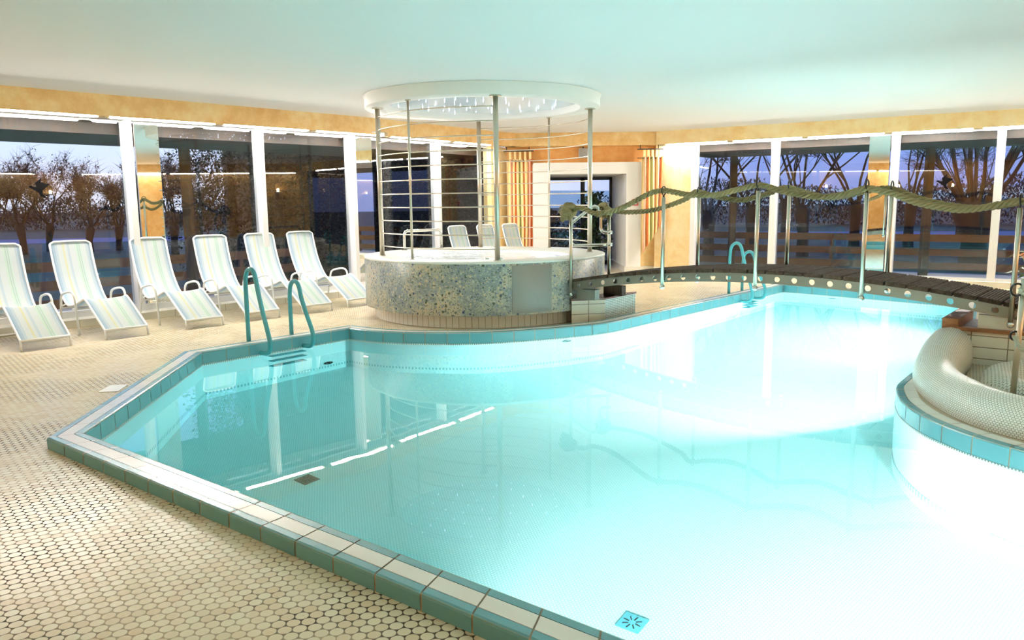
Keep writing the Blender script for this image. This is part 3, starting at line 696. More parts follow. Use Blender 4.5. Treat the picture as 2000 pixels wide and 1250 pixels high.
for i in range(46):
    a = math.radians(62) + math.radians(62) * i / 46; a2 = a + math.radians(.7)
    mb.add([(TC.x + r * math.cos(q), TC.y + r * math.sin(q), .8335) for r, q in ((1.48, a), (1.58, a), (1.58, a2), (1.48, a2))], [(0, 1, 2, 3)])
mb.build('overflow_grate', M['dark'], tub, fix=False)
# curved steel service panel
mb = MB(); pts = []; r = RT + .006
a0 = math.atan2(9.60 - TC.y, -.006 - TC.x); a1 = math.atan2(9.737 - TC.y, .50 - TC.x); kk = 14; vs = []
for i in range(kk + 1):
    a = a0 + (a1 - a0) * i / kk
    for rr in (RT - .004, r):
        for z in (.195, .782): vs.append((TC.x + rr * math.cos(a), TC.y + rr * math.sin(a), z))
fs = []
for i in range(kk): b = i * 4; fs += [(b + 2, b + 6, b + 7, b + 3), (b + 3, b + 7, b + 5, b + 1), (b, b + 4, b + 6, b + 2)]
fs += [(0, 2, 3, 1), (kk * 4, kk * 4 + 1, kk * 4 + 3, kk * 4 + 2)]
mb.add(vs, fs, 0, False); mb.build('service_panel', M['panel'], tub, label='brushed steel service panel')
for x, y in ((-.31, 9.93), (-.14, 9.92)):
    mb = MB(); mb.lathe([(0, .02), (.03, .018), (.036, 0)], 14, (x, y, .832)); mb.build('air_button', M['chrome'], tub)
mb = MB(); mb.lathe([(0, .795), (1.168, .795)], 96, c3, 0, False); mb.lathe([(1.168, .795), (1.14, .69), (1.045, .445), (.9, .415), (.745, .395), (.61, .095), (0, .075)], 96, c3)
tag(mb.build('tub_water', M['tubwater']), 'glowing clear water in the round whirlpool tub', 'water', None, 'stuff')
for i, (a, lb) in enumerate(((20, 'underwater lamp in the right wall of the whirlpool tub'), (140, 'underwater lamp in the far left wall of the whirlpool tub'), (260, 'underwater lamp in the front wall of the whirlpool tub'))):
    a = math.radians(a); d = V(-math.cos(a), -math.sin(a), 0); c = V(TC.x, TC.y, .60) - d * 1.085
    t = thing('tub_lamp', lb, 'lamp', c, 0, 'underwater lamps in the tub'); mb = MB(); mb.tube([c, c + d * .02], .05, 16); mb.build('lens', M['poollamp'], t)
    ld = bpy.data.lights.new('tub_lamp_beam', 'AREA'); ld.shape = 'DISK'; ld.size = .09; ld.energy = 26; ld.color = (.95, .97, 1); lo = bpy.data.objects.new('tub_lamp_beam', ld); COL.objects.link(lo); lo.parent = t; lo.location = d * .03; lo.rotation_euler = d.to_track_quat('-Z', 'Y').to_euler()

# canopy ring with star lights on the ceiling
can = thing('star_canopy', 'round white ceiling canopy with star lights above the tub', 'ceiling light', (TC.x, TC.y, 2.80))
mb = MB(); mb.lathe([(1.62, H - .002), (1.62, H - .012), (1.605, H - .014), (1.605, 2.812), (1.597, 2.805), (1.34, 2.805), (1.33, 2.81), (1.33, 2.90)], 128, c3); mb.build('ring', mat('canopy_cream', (.88, .86, .80), .55), can, fix=False)
mb = MB(); mb.lathe([(0, 2.90), (1.332, 2.90)], 96, c3, 0, False); mb.build('star_panel', mat('star_panel_blue', (.74, .82, .86), .25), can, fix=False)
rnd = random.Random(3); pts = []
while len(pts) < 54:
    x, y = rnd.uniform(-1.25, 1.25), rnd.uniform(-1.25, 1.25)
    if x * x + y * y < 1.55 and all((x - a) ** 2 + (y - b) ** 2 > .05 for a, b in pts): pts.append((x, y))
for x, y in pts:
    mb = MB(); h = rnd.uniform(.012, .035); mb.tube([(TC.x + x, TC.y + y, 2.899), (TC.x + x, TC.y + y, 2.899 - h)], [.0045, .002], 6); mb.build('star_led', M['led'], can)

# tub railing: posts and rails between rim and canopy
rail = thing('tub_railing', 'stainless steel railing cage of posts and thin rails around the tub', 'railing', (TC.x, TC.y, .832))
posts = {'l': (-1.775, 10.88, .033), 'f': (-.17, 9.71, .033), 'r': (1.105, 11.15, .033), 'b': (-.49, 12.66, .033), 'tl': (-1.26, 10.06, .016), 'tr': (.592, 12.30, .016)}
for k, (x, y, r) in posts.items():
    mb = MB(); mb.cyl((x, y, .833), (x, y, 2.80), r, 20); f = .075 if r > .02 else .036
    mb.tube([(x, y, 2.792), (x, y, 2.804)], f, 20); mb.tube([(x, y, .8325), (x, y, .842)], r + .012, 20); mb.build('post', M['steel'], rail)
def arc(a, b, z, via):
    def ang(p): return math.atan2(p[1] - TC.y, p[0] - TC.x)
    def rad(p): return math.hypot(p[0] - TC.x, p[1] - TC.y)
    A, B, Cc = posts[a], posts[b], posts[via]; t0, t1, tm = ang(A), ang(B), ang(Cc)
    while t1 < t0: t1 += 2 * PI
    while tm < t0: tm += 2 * PI
    out = []
    for i in range(29):
        t = t0 + (t1 - t0) * i / 28
        l = [(t0, rad(A)), (tm, rad(Cc) - .02), (t1, rad(B))]
        r = l[0][1] * (t - tm) * (t - t1) / ((t0 - tm) * (t0 - t1)) + l[1][1] * (t - t0) * (t - t1) / ((tm - t0) * (tm - t1)) + l[2][1] * (t - t0) * (t - tm) / ((t1 - t0) * (t1 - tm))
        out.append((TC.x + r * math.cos(t), TC.y + r * math.sin(t), z))
    return out
for i in range(11):
    z = 2.68 - i * .1707
    mb = MB(); mb.tube(arc('l', 'f', z, 'tl'), .0075, 8); mb.build('rail', M['steel'], rail)
    mb = MB(); mb.tube(arc('r', 'b', z, 'tr'), .0075, 8); mb.build('rail', M['steel'], rail)
# chrome grab rail on the far rim
g = thing('grab_rail', 'chrome grab rail on the far left rim of the tub', 'handrail', (-1.44, 12.2, .832))
p0 = V(-1.62, 12.02, .832); p1 = V(-1.10, 12.50, .832)
mb = MB(); up = V(0, 0, 1); d = (p1 - p0)
mb.tube([p0, p0 + up * .24, p0 + up * .275 + d * .03, p0 + up * .29 + d * .08, p1 + up * .29 - d * .08, p1 + up * .275 - d * .03, p1 + up * .24, p1], .022, 12); mb.build('rail', M['chrome'], g)
for q in (p0, p1):
    mb = MB(); mb.tube([q, q + up * .012], .04, 16); mb.build('flange', M['chrome'], g)

# ------------------------------------------------------------------ sun loungers
def lounger():
    r = thing('sun_lounger', '', 'lounger')
    prof = [(0, .11), (-.04, .135), (-.25, .275), (-.46, .415), (-.53, .440), (-.60, .420), (-.80, .355), (-.98, .325), (-1.08, .335), (-1.17, .39), (-1.26, .50), (-1.35, .66), (-1.42, .85), (-1.47, 1.03), (-1.485, 1.085)]
    pr = catmull([V(x, z) for x, z in prof], 3); W = .245; nW = 12; mb = MB(); vs = []; uv = []
    for j, p in enumerate(pr):
        s = j / (len(pr) - 1)
        for i in range(nW + 1):
            u = i / nW; w = W
            if s > .955: w = W - .045 * ((s - .955) / .045) ** 2
            sag = -.018 * (1 - (2 * u - 1) ** 2) * math.sin(PI * min(1, s * 1.02))
            vs.append((p.x, (2 * u - 1) * w, p.y + sag)); uv.append((u, s))
    fs = [(j * (nW + 1) + i, j * (nW + 1) + i + 1, (j + 1) * (nW + 1) + i + 1, (j + 1) * (nW + 1) + i) for j in range(len(pr) - 1) for i in range(nW)]
    mb.add(vs, fs, 0, True); o = mb.build('sling', M['sling'], r, False, fix=False); ul = o.data.uv_layers.new(name='UVMap')
    for p in o.data.polygons:
        for li in p.loop_indices: ul.data[li].uv = uv[o.data.loops[li].vertex_index]
    sm = o.modifiers.new('thick', 'SOLIDIFY'); sm.thickness = .006
    # frame following the sling edges and round the head
    mb = MB(); side = [(p.x, p.y) for p in pr][:-2]
    L = [(x, W, z) for x, z in side]; top = [(-1.483, W - .01, 1.075), (-1.487, W - .05, 1.098), (-1.487, 0, 1.102), (-1.487, -W + .05, 1.098), (-1.483, -W + .01, 1.075)]; Rr = [(x, -W, z) for x, z in side][::-1]
    mb.tube(L + top + Rr, .0135, 8); mb.tube([(0.005, W, .112), (.005, -W, .112)], .0135, 8); mb.build('frame', M['plastic'], r, False)
    for sgn in (1, -1):
        mb = MB(); mb.tube([(-.005, sgn * W, .115), (.012, sgn * (W - .0), .0)], .0125, 8); mb.build('foot', M['plastic'], r, False)
    for sgn in (1, -1):
        y = sgn * .30
        q = [(-.62, y, .0), (-.65, y, .25), (-.675, y, .43), (-.70, y, .485), (-.75, y, .512), (-.85, y, .512), (-.98, y, .49), (-1.06, y, .465), (-1.10, y, .42), (-1.125, y, .33), (-1.17, y, .16), (-1.20, y, .06), (-1.23, y * .96, .022), (-1.28, y * .85, .016)]
        mb = MB(); mb.tube(catmull([V(*a) for a in q], 3), .0145, 8); mb.build('arm_frame', M['plastic'], r, False)
        mb = MB(); mb.tube([(-.66, y, .32), (-.80, sgn * W, .345)], .011, 6); mb.tube([(-1.13, y, .31), (-1.10, sgn * W, .34)], .011, 6); mb.build('bracket', M['plastic'], r, False)
    mb = MB(); mb.tube([(-1.28, .255, .016), (-1.29, .1, .016), (-1.29, -.1, .016), (-1.28, -.255, .016)], .0145, 8); mb.build('floor_bar', M['plastic'], r, False)
    mb = MB(); mb.tube([(-.78, .30, .30), (-.78, -.30, .30)], .012, 8); mb.tube([(-1.12, .30, .29), (-1.12, -.30, .29)], .012, 8); mb.tube([(-.66, .30, .22), (-.95, 0.3, .27), (-1.16, .30, .2)], .010, 6); mb.build('cross_bar', M['plastic'], r, False)
    return r
base = lounger(); first = True
spots = [((-5.14, 8.58), 47, 'white striped lounger at the left edge of the photo'), ((-4.58, 9.27), 49, 'white striped lounger in front of the second window, right of the leftmost one'), ((-3.93, 9.99), 48, 'white striped lounger in front of the mirror panel'),
         ((-3.39, 10.63), 45, 'white striped lounger behind the tall handle of the near teal ladder'), ((-2.80, 11.27), 48, 'white striped lounger behind the low handle of the near teal ladder'), ((-2.305, 11.95), 50, 'white striped lounger just left of the mosaic tub')]
# far loungers behind the tub: foot centre found from the head position
for hx, hy, a, lb in ((-1.03, 15.03, 52, 'white striped lounger behind the tub, leftmost of the three there'), (-.52, 15.62, 52, 'white striped lounger behind the tub, middle of the three there'), (-.03, 16.1, 52, 'white striped lounger behind the tub, nearest the left curtain')):
    f = V(math.cos(math.radians(a - 90)), math.sin(math.radians(a - 90))); spots.append(((hx + f.x * 1.485, hy + f.y * 1.485), a, lb))
for i, ((x, y), a, lb) in enumerate(spots):
    o = base if i == 0 else copy_tree(base)
    o.location = (x, y, 0); o.rotation_euler = (0, 0, math.radians(a - 90)); o['label'] = lb; o['group'] = 'sun loungers along the left windows'

# ------------------------------------------------------------------ footbridge
BA = V(.765, 9.88, 0); BD = (V(4.43, 6.82, 0) - BA).normalized(); BN = V(-BD.y, BD.x, 0); BW = .8; BL = 4.79
def az(t): return .765 - .037 * (t - 2.5) ** 2
def bp(t, w, dz=0): return BA + BD * t + BN * w + V(0, 0, az(t) + dz)
bridge = thing('footbridge', 'arched footbridge with dark plank deck and perforated steel beams', 'bridge', (2.6, 8.9, .7))
def beam(w):
    mb = MB(); pitch = .18; hgt = .1; ncell = int(BL / pitch); hr = .03; K = 16; th = .012
    for c in range(ncell + 1):
        t0 = c * pitch; t1 = min(t0 + pitch, BL)
        if t1 - t0 < .05: continue
        tm = (t0 + t1) / 2
        for side in (0, th):
            outer = []; inner = []
            for k in range(K):
                a = 2 * PI * k / K + PI / K; ca, sa = math.cos(a), math.sin(a)
                hx, hy = (t1 - t0) / 2, hgt / 2; s = min(hx / abs(ca) if abs(ca) > 1e-6 else 9, hy / abs(sa) if abs(sa) > 1e-6 else 9)
                outer.append((tm + ca * s, sa * s)); inner.append((tm + ca * hr, sa * hr))
            # snap the corners
            for k in range(K):
                ox, oy = outer[k]
                if abs(abs(oy) - hgt / 2) < 1e-6: pass
            cs = [(t1, hgt / 2), (t0, hgt / 2), (t0, -hgt / 2), (t1, -hgt / 2)]
            vs = [bp(x, w + side, -.05 + z) for x, z in outer + inner]; fs = [(k, (k + 1) % K, K + (k + 1) % K, K + k) for k in range(K)]
            mb.add(vs, fs)
            for cx, cz in cs:
                ks = sorted(range(K), key=lambda k: (outer[k][0] - cx) ** 2 + (outer[k][1] - cz) ** 2)[:2]
                mb.add([bp(outer[ks[0]][0], w + side, -.05 + outer[ks[0]][1]), bp(cx, w + side, -.05 + cz), bp(outer[ks[1]][0], w + side, -.05 + outer[ks[1]][1])], [(0, 1, 2)])
        ring = [(tm + hr * math.cos(2 * PI * k / K + PI / K), hr * math.sin(2 * PI * k / K + PI / K)) for k in range(K)]
        vs = [bp(x, w, -.05 + z) for x, z in ring] + [bp(x, w + th, -.05 + z) for x, z in ring]; mb.add(vs, [(k, (k + 1) % K, K + (k + 1) % K, K + k) for k in range(K)])
    s = 30
    for top in (0, -.1):
        lo = [bp(BL * i / s, w - (.0 if top else .0), top) for i in range(s + 1)]; hi = [bp(BL * i / s, w + .05, top) for i in range(s + 1)]
        lo2 = [p + V(0, 0, .006 if top else -.006) for p in lo]; hi2 = [p + V(0, 0, .006 if top else -.006) for p in hi]; k = s + 1
        mb.add(lo + hi + lo2 + hi2, [(i, i + 1, k + i + 1, k + i) for i in range(s)] + [(2 * k + i, 2 * k + i + 1, 3 * k + i + 1, 3 * k + i) for i in range(s)] + [(k + i, k + i + 1, 3 * k + i + 1, 3 * k + i) for i in range(s)])
    mb.build('beam', M['beam'], bridge)
beam(0); beam(BW - .012)
npl = 25; st = (BL + .1) / npl
for i in range(npl):
    t0 = -.05 + i * st + .010; t1 = t0 + st - .020; mb = MB(); w0, w1 = -.03, BW + .05
    prof = []; rid = 7; rw = (t1 - t0) / rid
    for k in range(rid): prof += [(t0 + k * rw, .034), (t0 + k * rw + rw * .14, .042), (t0 + k * rw + rw * .74, .042), (t0 + k * rw + rw * .86, .034)]
    prof += [(t1, .034), (t1, .002), (t0, .002)]; k = len(prof); up = []
    vs = [bp(t, w0, z) for t, z in prof] + [bp(t, w1, z) for t, z in prof]
    mb.add(vs, [list(range(k)), list(range(2 * k - 1, k - 1, -1))] + [(j, (j + 1) % k, k + (j + 1) % k, k + j) for j in range(k)]); mb.build('plank', M['decking'], bridge)
PT = [0., 1.285, 2.39, 3.465, 4.72]
def hook_z(t): return az(t) + .985
for side, w in ((0, -.035), (1, BW + .035)):
    for j, t in enumerate(PT):
        mb = MB(); zb = az(t) - .14; zt = az(t) + .868; p = BA + BD * t + BN * w
        mb.cyl((p.x, p.y, zb), (p.x, p.y, zt), .021, 16); q = p + BN * (.034 if side == 0 else -.034)
        for z in (az(t) - .03, az(t) - .075): mb.cyl((p.x, p.y, z), (q.x, q.y, z), .012, 8)
        po = mb.build('post', M['steel'], bridge)
        mb = MB(); mb.ball((p.x, p.y, zb - .008), .030, 10); mb.build('end_ball', M['chrome'], po, world=True)
        if j:
            mb = MB(); c = V(p.x, p.y, zt + .072); pts = [c + (BN * math.cos(a) + V(0, 0, 1) * math.sin(a)) * .047 for a in [math.radians(-70 + 320 * k / 18) for k in range(19)]]
            mb.tube([(p.x, p.y, zt - .005), (p.x, p.y, zt + .026)] , .010, 8); mb.tube(pts, .007, 6); mb.build('hook', M['dark'], po, world=True)
# pillars and supports
tl = vtile('abutment_tile', (.72, .68, .55), (.16, .13, .09), .295, .15, math.radians(44))
ab = thing('bridge_abutment', 'low cream tiled bridge support block beside the tub', 'support', (1.25, 10.6, 0))
s0 = BA + V(-.0, .0, 0); 
f0 = V(.755, 9.88, 0); f1 = V(1.19, 10.0, 0); sd = V(.5, .66, 0).normalized()
blk = [f0, f1, f1 + sd * .80, f0 + sd * .80]
mb = MB(); mb.prism(blk, .0, .298); mb.build('block', vtile('block_tile', (.74, .70, .57), (.16, .13, .09), .235, .125, math.radians(22)), ab)
mb = MB(); cpl = [f0 + V(-.01, -.01, 0), f1 + V(.008, -.012, 0), f1 + sd * .81 + V(.012, 0, 0), f0 + sd * .81]; mb.prism(cpl, .2985, .322); mb.build('cap', mat('red_brown_slab', (.12, .045, .03), .35), ab)
mb = MB(); e = (f1 - f0).normalized()
q = f1 + e * .004; mb.add([q, q + sd * .8, q + sd * .8 + V(0, 0, .297), q + V(0, 0, .297)], [(0, 1, 2, 3)]); mb.build('mosaic_side', vtile('block_brick', (.62, .66, .58), (.22, .27, .24), .05, .0215, math.radians(-50)), ab, fix=False)
mb = MB(); pf = bp(.02, .055) * 1; pf.z = .3225; mb.obox(pf, BD * .28, BN * .10, V(0, 0, .128)); mb.build('pier', mat('pier_shaded', (.20, .20, .16), .5), ab)  # shade below the beam is put into the near pier's dark colour
mb = MB(); pf = bp(.05, BW - .17); pf.z = .3225; mb.obox(pf, BD * .28, BN * .10, V(0, 0, .13)); mb.build('pier', M['darkwood'], ab, label='dark far pier')
# bent steel handrail fixed to the far bridge post by the tub
p = BA + BD * PT[0] + BN * (BW + .035)
hr = thing('stair_handrail', 'looped stainless handrail fixed to the first far bridge post', 'handrail', (p.x, p.y, 1.))
import itertools
def hp(px_off, z): # offset along the picture plane direction, at the post's depth
    q = p + V(-.985, -.17, 0) * px_off; return V(q.x, q.y, z)
mb = MB(); loop = [(.02, .97), (.44, .965), (.49, .975), (.52, 1.01), (.525, 1.05), (.525, 1.20), (.515, 1.245), (.48, 1.285), (.30, 1.42), (.235, 1.465), (.185, 1.47), (.14, 1.445), (.118, 1.40), (.115, 1.33), (.115, 1.20), (.105, 1.16), (.075, 1.135), (.02, 1.13)]
mb.tube(catmull([hp(a, z) for a, z in loop], 4), .021, 12); mb.build('rail', M['chrome'], hr)
for z in (.97, 1.13):
    mb = MB(); mb.cyl(hp(.03, z), hp(-.04, z), .026, 12); mb.build('clamp', M['chrome'], hr)

# ropes
def rope_mesh(mb, pts, R=.031, pitch=.16, strands=3, n=8):
    P = catmull(pts, 10); s = [0]
    for i in range(1, len(P)): s.append(s[-1] + (P[i] - P[i - 1]).length)
    for k in range(strands):
        out = []
        tot = s[-1]; N = int(tot / .018)
        j = 0
        for i in range(N + 1):
            d = tot * i / N
            while j < len(s) - 2 and s[j + 1] < d: j += 1
            f = (d - s[j]) / max(1e-6, s[j + 1] - s[j]); c = P[j].lerp(P[j + 1], f); T = (P[j + 1] - P[j]).normalized(); nx = T.cross(V(0, 0, 1)).normalized(); ny = nx.cross(T)
            a = 2 * PI * (d / pitch + k / strands); out.append(c + (nx * math.cos(a) + ny * math.sin(a)) * R * .58)
        mb.tube(out, R * .50, n, caps=True)
def knot(mb, c, R=.075, seed=1):
    rd = random.Random(seed)
    for k in range(3):
        pts = []
        rx = Matrix.Rotation(rd.uniform(0, PI), 3, 'X') @ Matrix.Rotation(rd.uniform(0, PI), 3, 'Y')
        for i in range(24):
            a = 2 * PI * i / 24; v = V((R * .75) * math.cos(a), (R * .75) * math.sin(a), R * .35 * math.sin(2 * a)); pts.append(c + rx @ v)
        mb.tube(pts, R * .36, 8, closed=True)
    mb.ball(c, R * .62, 8)
    for k in range(26):
        d = V(rd.uniform(-1, .2), rd.uniform(-1, 1), rd.uniform(-.7, .9)).normalized(); mb.tube([c + d * R * .8, c + d * R * 1.15 + V(0, 0, -.008), c + d * R * 1.35 + V(0, 0, -.03)], [.012, .010, .006], 5)
def rope(w, zs, label, seed, ext):
    pts = [BA + BD * t + BN * w + V(0, 0, z) for t, z in zs]
    t = thing('handrail_rope', label, 'rope', pts[0], 0, 'thick ropes along the bridge')
    mb = MB(); rope_mesh(mb, pts); mb.build('strands', M['rope'], t, fix=False)
    mb = MB(); knot(mb, pts[0] + V(-.03, 0, -.01), .10, seed); mb.build('knot', M['rope'], t, fix=False)
rope(-.035, [(0, 1.435), (.09, 1.46), (.22, 1.445), (.355, 1.395), (.6, 1.42), (.82, 1.495), (1.1, 1.62), (1.276, 1.652), (1.42, 1.632), (1.61, 1.60), (1.91, 1.596), (2.14, 1.643), (2.378, 1.69), (2.51, 1.665), (2.67, 1.617), (3.0, 1.562), (3.25, 1.584), (3.455, 1.638), (3.58, 1.61), (3.715, 1.577), (3.94, 1.49), (4.277, 1.434), (4.55, 1.476), (4.70, 1.508), (4.9, 1.49), (5.3, 1.43)], 'olive rope along the near side of the bridge', 1, 0)
rope(BW + .035, [(-.03, 1.43), (.08, 1.41), (.29, 1.395), (.67, 1.424), (1.09, 1.548), (1.245, 1.643), (1.5, 1.582), (1.82, 1.536), (2.13, 1.602), (2.35, 1.672), (2.6, 1.603), (2.88, 1.556), (3.19, 1.613), (3.435, 1.641), (3.69, 1.55), (3.98, 1.47), (4.3, 1.44), (4.6, 1.49), (4.72, 1.505), (4.95, 1.48), (5.3, 1.43)], 'olive rope along the far side of the bridge', 5, 0)

# ------------------------------------------------------------------ raised paddling basin on the right
WD = V(.78, -.626, 0); WU = V(.626, .78, 0)
pb = thing('paddling_basin', 'raised paddling basin with a rounded white mosaic bench rim', 'basin', (3.9, 5.6, CT))
idx0 = 1 * 4; line = [p for p in pen[2:]]
ctr = [V(c.x, c.y) for c in catmull([(4.04, 7.16), (3.86, 6.9), (3.64, 6.58), (3.43, 6.24), (3.28, 5.92), (3.19, 5.6), (3.155, 5.35), (3.145, 5.15), (3.18, 4.92), (3.29, 4.67), (3.46, 4.44), (3.7, 4.2), (4.05, 3.98), (4.6, 3.75), (5.2, 3.6)], 4)]
# sweep of the bench section (u across: -.21 outer foot .. +.19 inner foot)
HT = lambda i, n: 1 - .22 * min(1, max(0, (i / n - .06) / .25))
sec = [(-.205, .07), (-.212, .12), (-.205, .19), (-.18, .26), (-.135, .32), (-.07, .36), (0, .372), (.07, .36), (.125, .325), (.165, .27), (.188, .2), (.195, .12), (.195, .0)]
nn = [(o - p).normalized() for o, p in zip(offset_line(ctr, 1, False), ctr)]
mb = MB(); vs = []; uv = []; s = 0
for i, (c, m) in enumerate(zip(ctr, nn)):
    if i: s += (ctr[i] - ctr[i - 1]).length
    w = 0
    for j, (o, z) in enumerate(sec):
        if j: w += math.hypot(o - sec[j - 1][0], z - sec[j - 1][1])
        q = HT(i, len(ctr) - 1); vs.append((c.x + m.x * o * (q - .03), c.y + m.y * o * (q - .03), .05 + (z - .05) * q)); uv.append((s, w))
k = len(sec); fs = [(i * k + j, i * k + j + 1, (i + 1) * k + j + 1, (i + 1) * k + j) for i in range(len(ctr) - 1) for j in range(k - 1)]
mb.add(vs, fs, 0, True); bo = mb.build('bench_rim', penny('bench_mosaic', .0205, .455, (.80, .80, .71), (.76, .74, .63), (.22, .19, .13), .3, wall=True), pb, fix=False); ul = bo.data.uv_layers.new(name='UVMap')
for p in bo.data.polygons:
    for li in p.loop_indices: ul.data[li].uv = uv[bo.data.loops[li].vertex_index]
inner = [c + m * .19 for c, m in zip(ctr, nn)]
fl = [V(p.x, p.y) for p in inner] + [V(6.2, 3.3), V(6.2, 5.5)]
# tiled wall line
w0 = V(4.05, 7.13, 0); w1 = w0 + WD * 2.6
mb = MB(); vs, fs = fill([[V(p.x, p.y) for p in inner] + [V(5.9, 3.35), V(w1.x, w1.y)]], .05); mb.add(vs, fs); mb.build('basin_floor', penny('basin_floor_mosaic', .028, .45, (.56, .50, .36), (.52, .45, .31), (.26, .21, .13), .35), pb, fix=False)
mb = MB(); mb.obox(w0 + V(0, 0, .0), WD * 2.6, WU * .75, V(0, 0, .345)); mb.build('tiled_wall', vtile('basin_wall_tile', (.76, .72, .58), (.20, .16, .10), .29, .103, math.radians(38.7)), pb)
# round well with stepped mosaic lip
wc = V(4.62, 5.95); prof = [(.87, .051), (.86, .09), (.82, .135), (.76, .155), (.69, .15), (.63, .12), (.585, .07), (.55, .052)]
mb = MB(); mb.lathe(prof, 72, (wc.x, wc.y, 0)); mb.build('round_lip', penny('lip_mosaic', .028, .45, (.78, .78, .70), (.72, .72, .62), (.30, .25, .16), .3), pb, fix=False)
mb = MB(); mb.lathe([(0, .054), (.56, .054)], 48, (wc.x, wc.y, 0), 0, False); mb.build('lit_well', mat('lit_salmon', (.70, .38, .24), .4), pb, fix=False)  # orange light inside the well is put into the disc's colour
# timber frame and pier on the tiled wall
sup = thing('bridge_support', 'brown timber support carrying the right end of the bridge', 'support', (4.5, 7.2, .346))
mb = MB(); o = w0 - WD * .10 - WU * .03 + V(0, 0, .3455); mb.obox(o, WD * .13, WU * .80, V(0, 0, .105)); mb.build('side_board', M['brownwood'], sup)
mb = MB(); mb.obox(w0 + WD * .032 - WU * .03 + V(0, 0, .3455), WD * 2.5, WU * .10, V(0, 0, .030)); mb.build('front_board', M['brownwood'], sup)
mb = MB(); mb.obox(w0 + WD * .032 + WU * .071 + V(0, 0, .3455), WD * 2.5, WU * .69, V(0, 0, .01)); mb.build('top_board', M['darkwood'], sup)
mb = MB(); q = bp(4.46, .03); q.z = .376; mb.obox(q, BD * .34, BN * .10, V(0, 0, .12)); mb.build('pier', M['beige'], sup)
mb = MB(); q = bp(4.46, BW - .14); q.z = .356; mb.obox(q, BD * .34, BN * .10, V(0, 0, .14)); mb.build('pier', M['beige'], sup)

# short rope post standing in the basin at the right edge
nx, ny = 3.72, 5.72
np_ = thing('rope_post', 'short stainless post with rope rings at the right edge of the photo', 'post', (nx, ny, .05))
mb = MB(); mb.cyl((nx, ny, .052), (nx + .01, ny, .96), .021, 16); mb.build('tube', M['steel'], np_)
for z, s in ((.875, 1), (.535, .7)):
    c = V(nx - .035 * s, ny, z); mb = MB(); mb.tube([c + V(math.cos(a), 0, math.sin(a)) * .045 * s for a in [2 * PI * i / 20 for i in range(20)]], .008, 6, closed=True); mb.build('ring', M['dark'], np_)
ROPE2 = mat('pale_green_rope', (.48, .50, .38), .8)
t = thing('short_rope', 'thin pale rope through the rings of the short post', 'rope', (nx, ny, .87)); mb = MB(); rope_mesh(mb, [V(nx - .035, ny - .03, .875), V(nx + .05, ny - .05, .85), V(nx + .16, ny - .12, .86), V(nx + .3, ny - .2, .90)], .026, .09); mb.build('upper_strands', ROPE2, t, fix=False); mb = MB(); rope_mesh(mb, [V(nx - .035, ny - .02, .535), V(nx - .02, ny - .06, .46), V(nx + .03, ny - .10, .43), V(nx + .12, ny - .2, .43)], .018, .08); mb.build('lower_strands', ROPE2, t, fix=False)

# wooden slatted bench with a flower pot beyond the bridge
bx = thing('slatted_bench', 'low wooden slatted bench beyond the right end of the bridge', 'bench', (6.6, 9.2, 0))
bo = V(5.45, 8.75, 0); bu = WD * 1.6; bv = V(.45, .89, 0) * 1.1
for i in range(7):
    mb = MB(); mb.obox(bo + bv * (i / 7) + V(0, 0, .33), bu, bv * (.115), V(0, 0, .035)); mb.build('slat', M['brownwood'] if i == 0 else wood('grey_slat', (.42, .36, .30), (.52, .46, .38)) if i == 1 else bpy.data.materials['grey_slat'], bx)
for a, b in ((.05, .08), (.9, .08), (.05, .88), (.9, .88)):
    mb = MB(); mb.obox(bo + bu * a + bv * b, WD * .06, bv.normalized() * .06, V(0, 0, .33)); mb.build('leg', M['brownwood'], bx)
fl_ = thing('flowering_plant', 'potted plant with orange flowers at the right edge of the photo', 'plant', (6.05, 9.1, .366))
fx, fy = 6.05, 9.1
mb = MB(); mb.lathe([(0, .0), (.09, 0), (.12, .18), (.11, .18), (.1, .15), (0, .15)], 24, (fx, fy, .367)); mb.build('pot', mat('terracotta', (.45, .2, .1), .8), fl_, fix=False)
rd = random.Random(5); mb = MB()
for i in range(26):
    a = rd.uniform(0, 2 * PI); h = rd.uniform(.25, .55); r = rd.uniform(.05, .26); c = V(fx + r * math.cos(a), fy + r * math.sin(a), .366 + h); d = V(math.cos(a), math.sin(a), rd.uniform(-.8, .3)); u = d.cross(V(0, 0, 1)).normalized() * .05
    d = d.normalized() * .16; e = V(0, 0, .012); mb.add([c, c + d * .4 + u + e, c + d * .8 + u * .6, c + d, c + d * .8 - u * .6, c + d * .4 - u + e], [(0, 1, 2, 3), (0, 3, 4, 5)], 0, True); mb.tube([(fx, fy, .52), c], .006, 5)
mb.build('leaves', mat('flower_leaf', (.05, .13, .04), .45), fl_, fix=False)
for (dx, dy, z) in ((-.18, -.05, .86), (-.02, .05, 1.02), (.10, -.1, .98), (-.05, -.12, .94), (.2, .1, 1.05)):
    mb = MB(); c = V(fx + dx, fy + dy, z)
    for k in range(6):
        a = 2 * PI * k / 6; d = V(math.cos(a), math.sin(a), .35) * .085; u = V(-math.sin(a), math.cos(a), 0) * .04; mb.add([c, c + d * .6 + u, c + d + V(0, 0, .015), c + d * .6 - u], [(0, 1, 2, 3)], 0, True)
    mb.tube([(fx, fy, .55), c], .005, 5); mb.build('flower', M['petal'], fl_, fix=False)

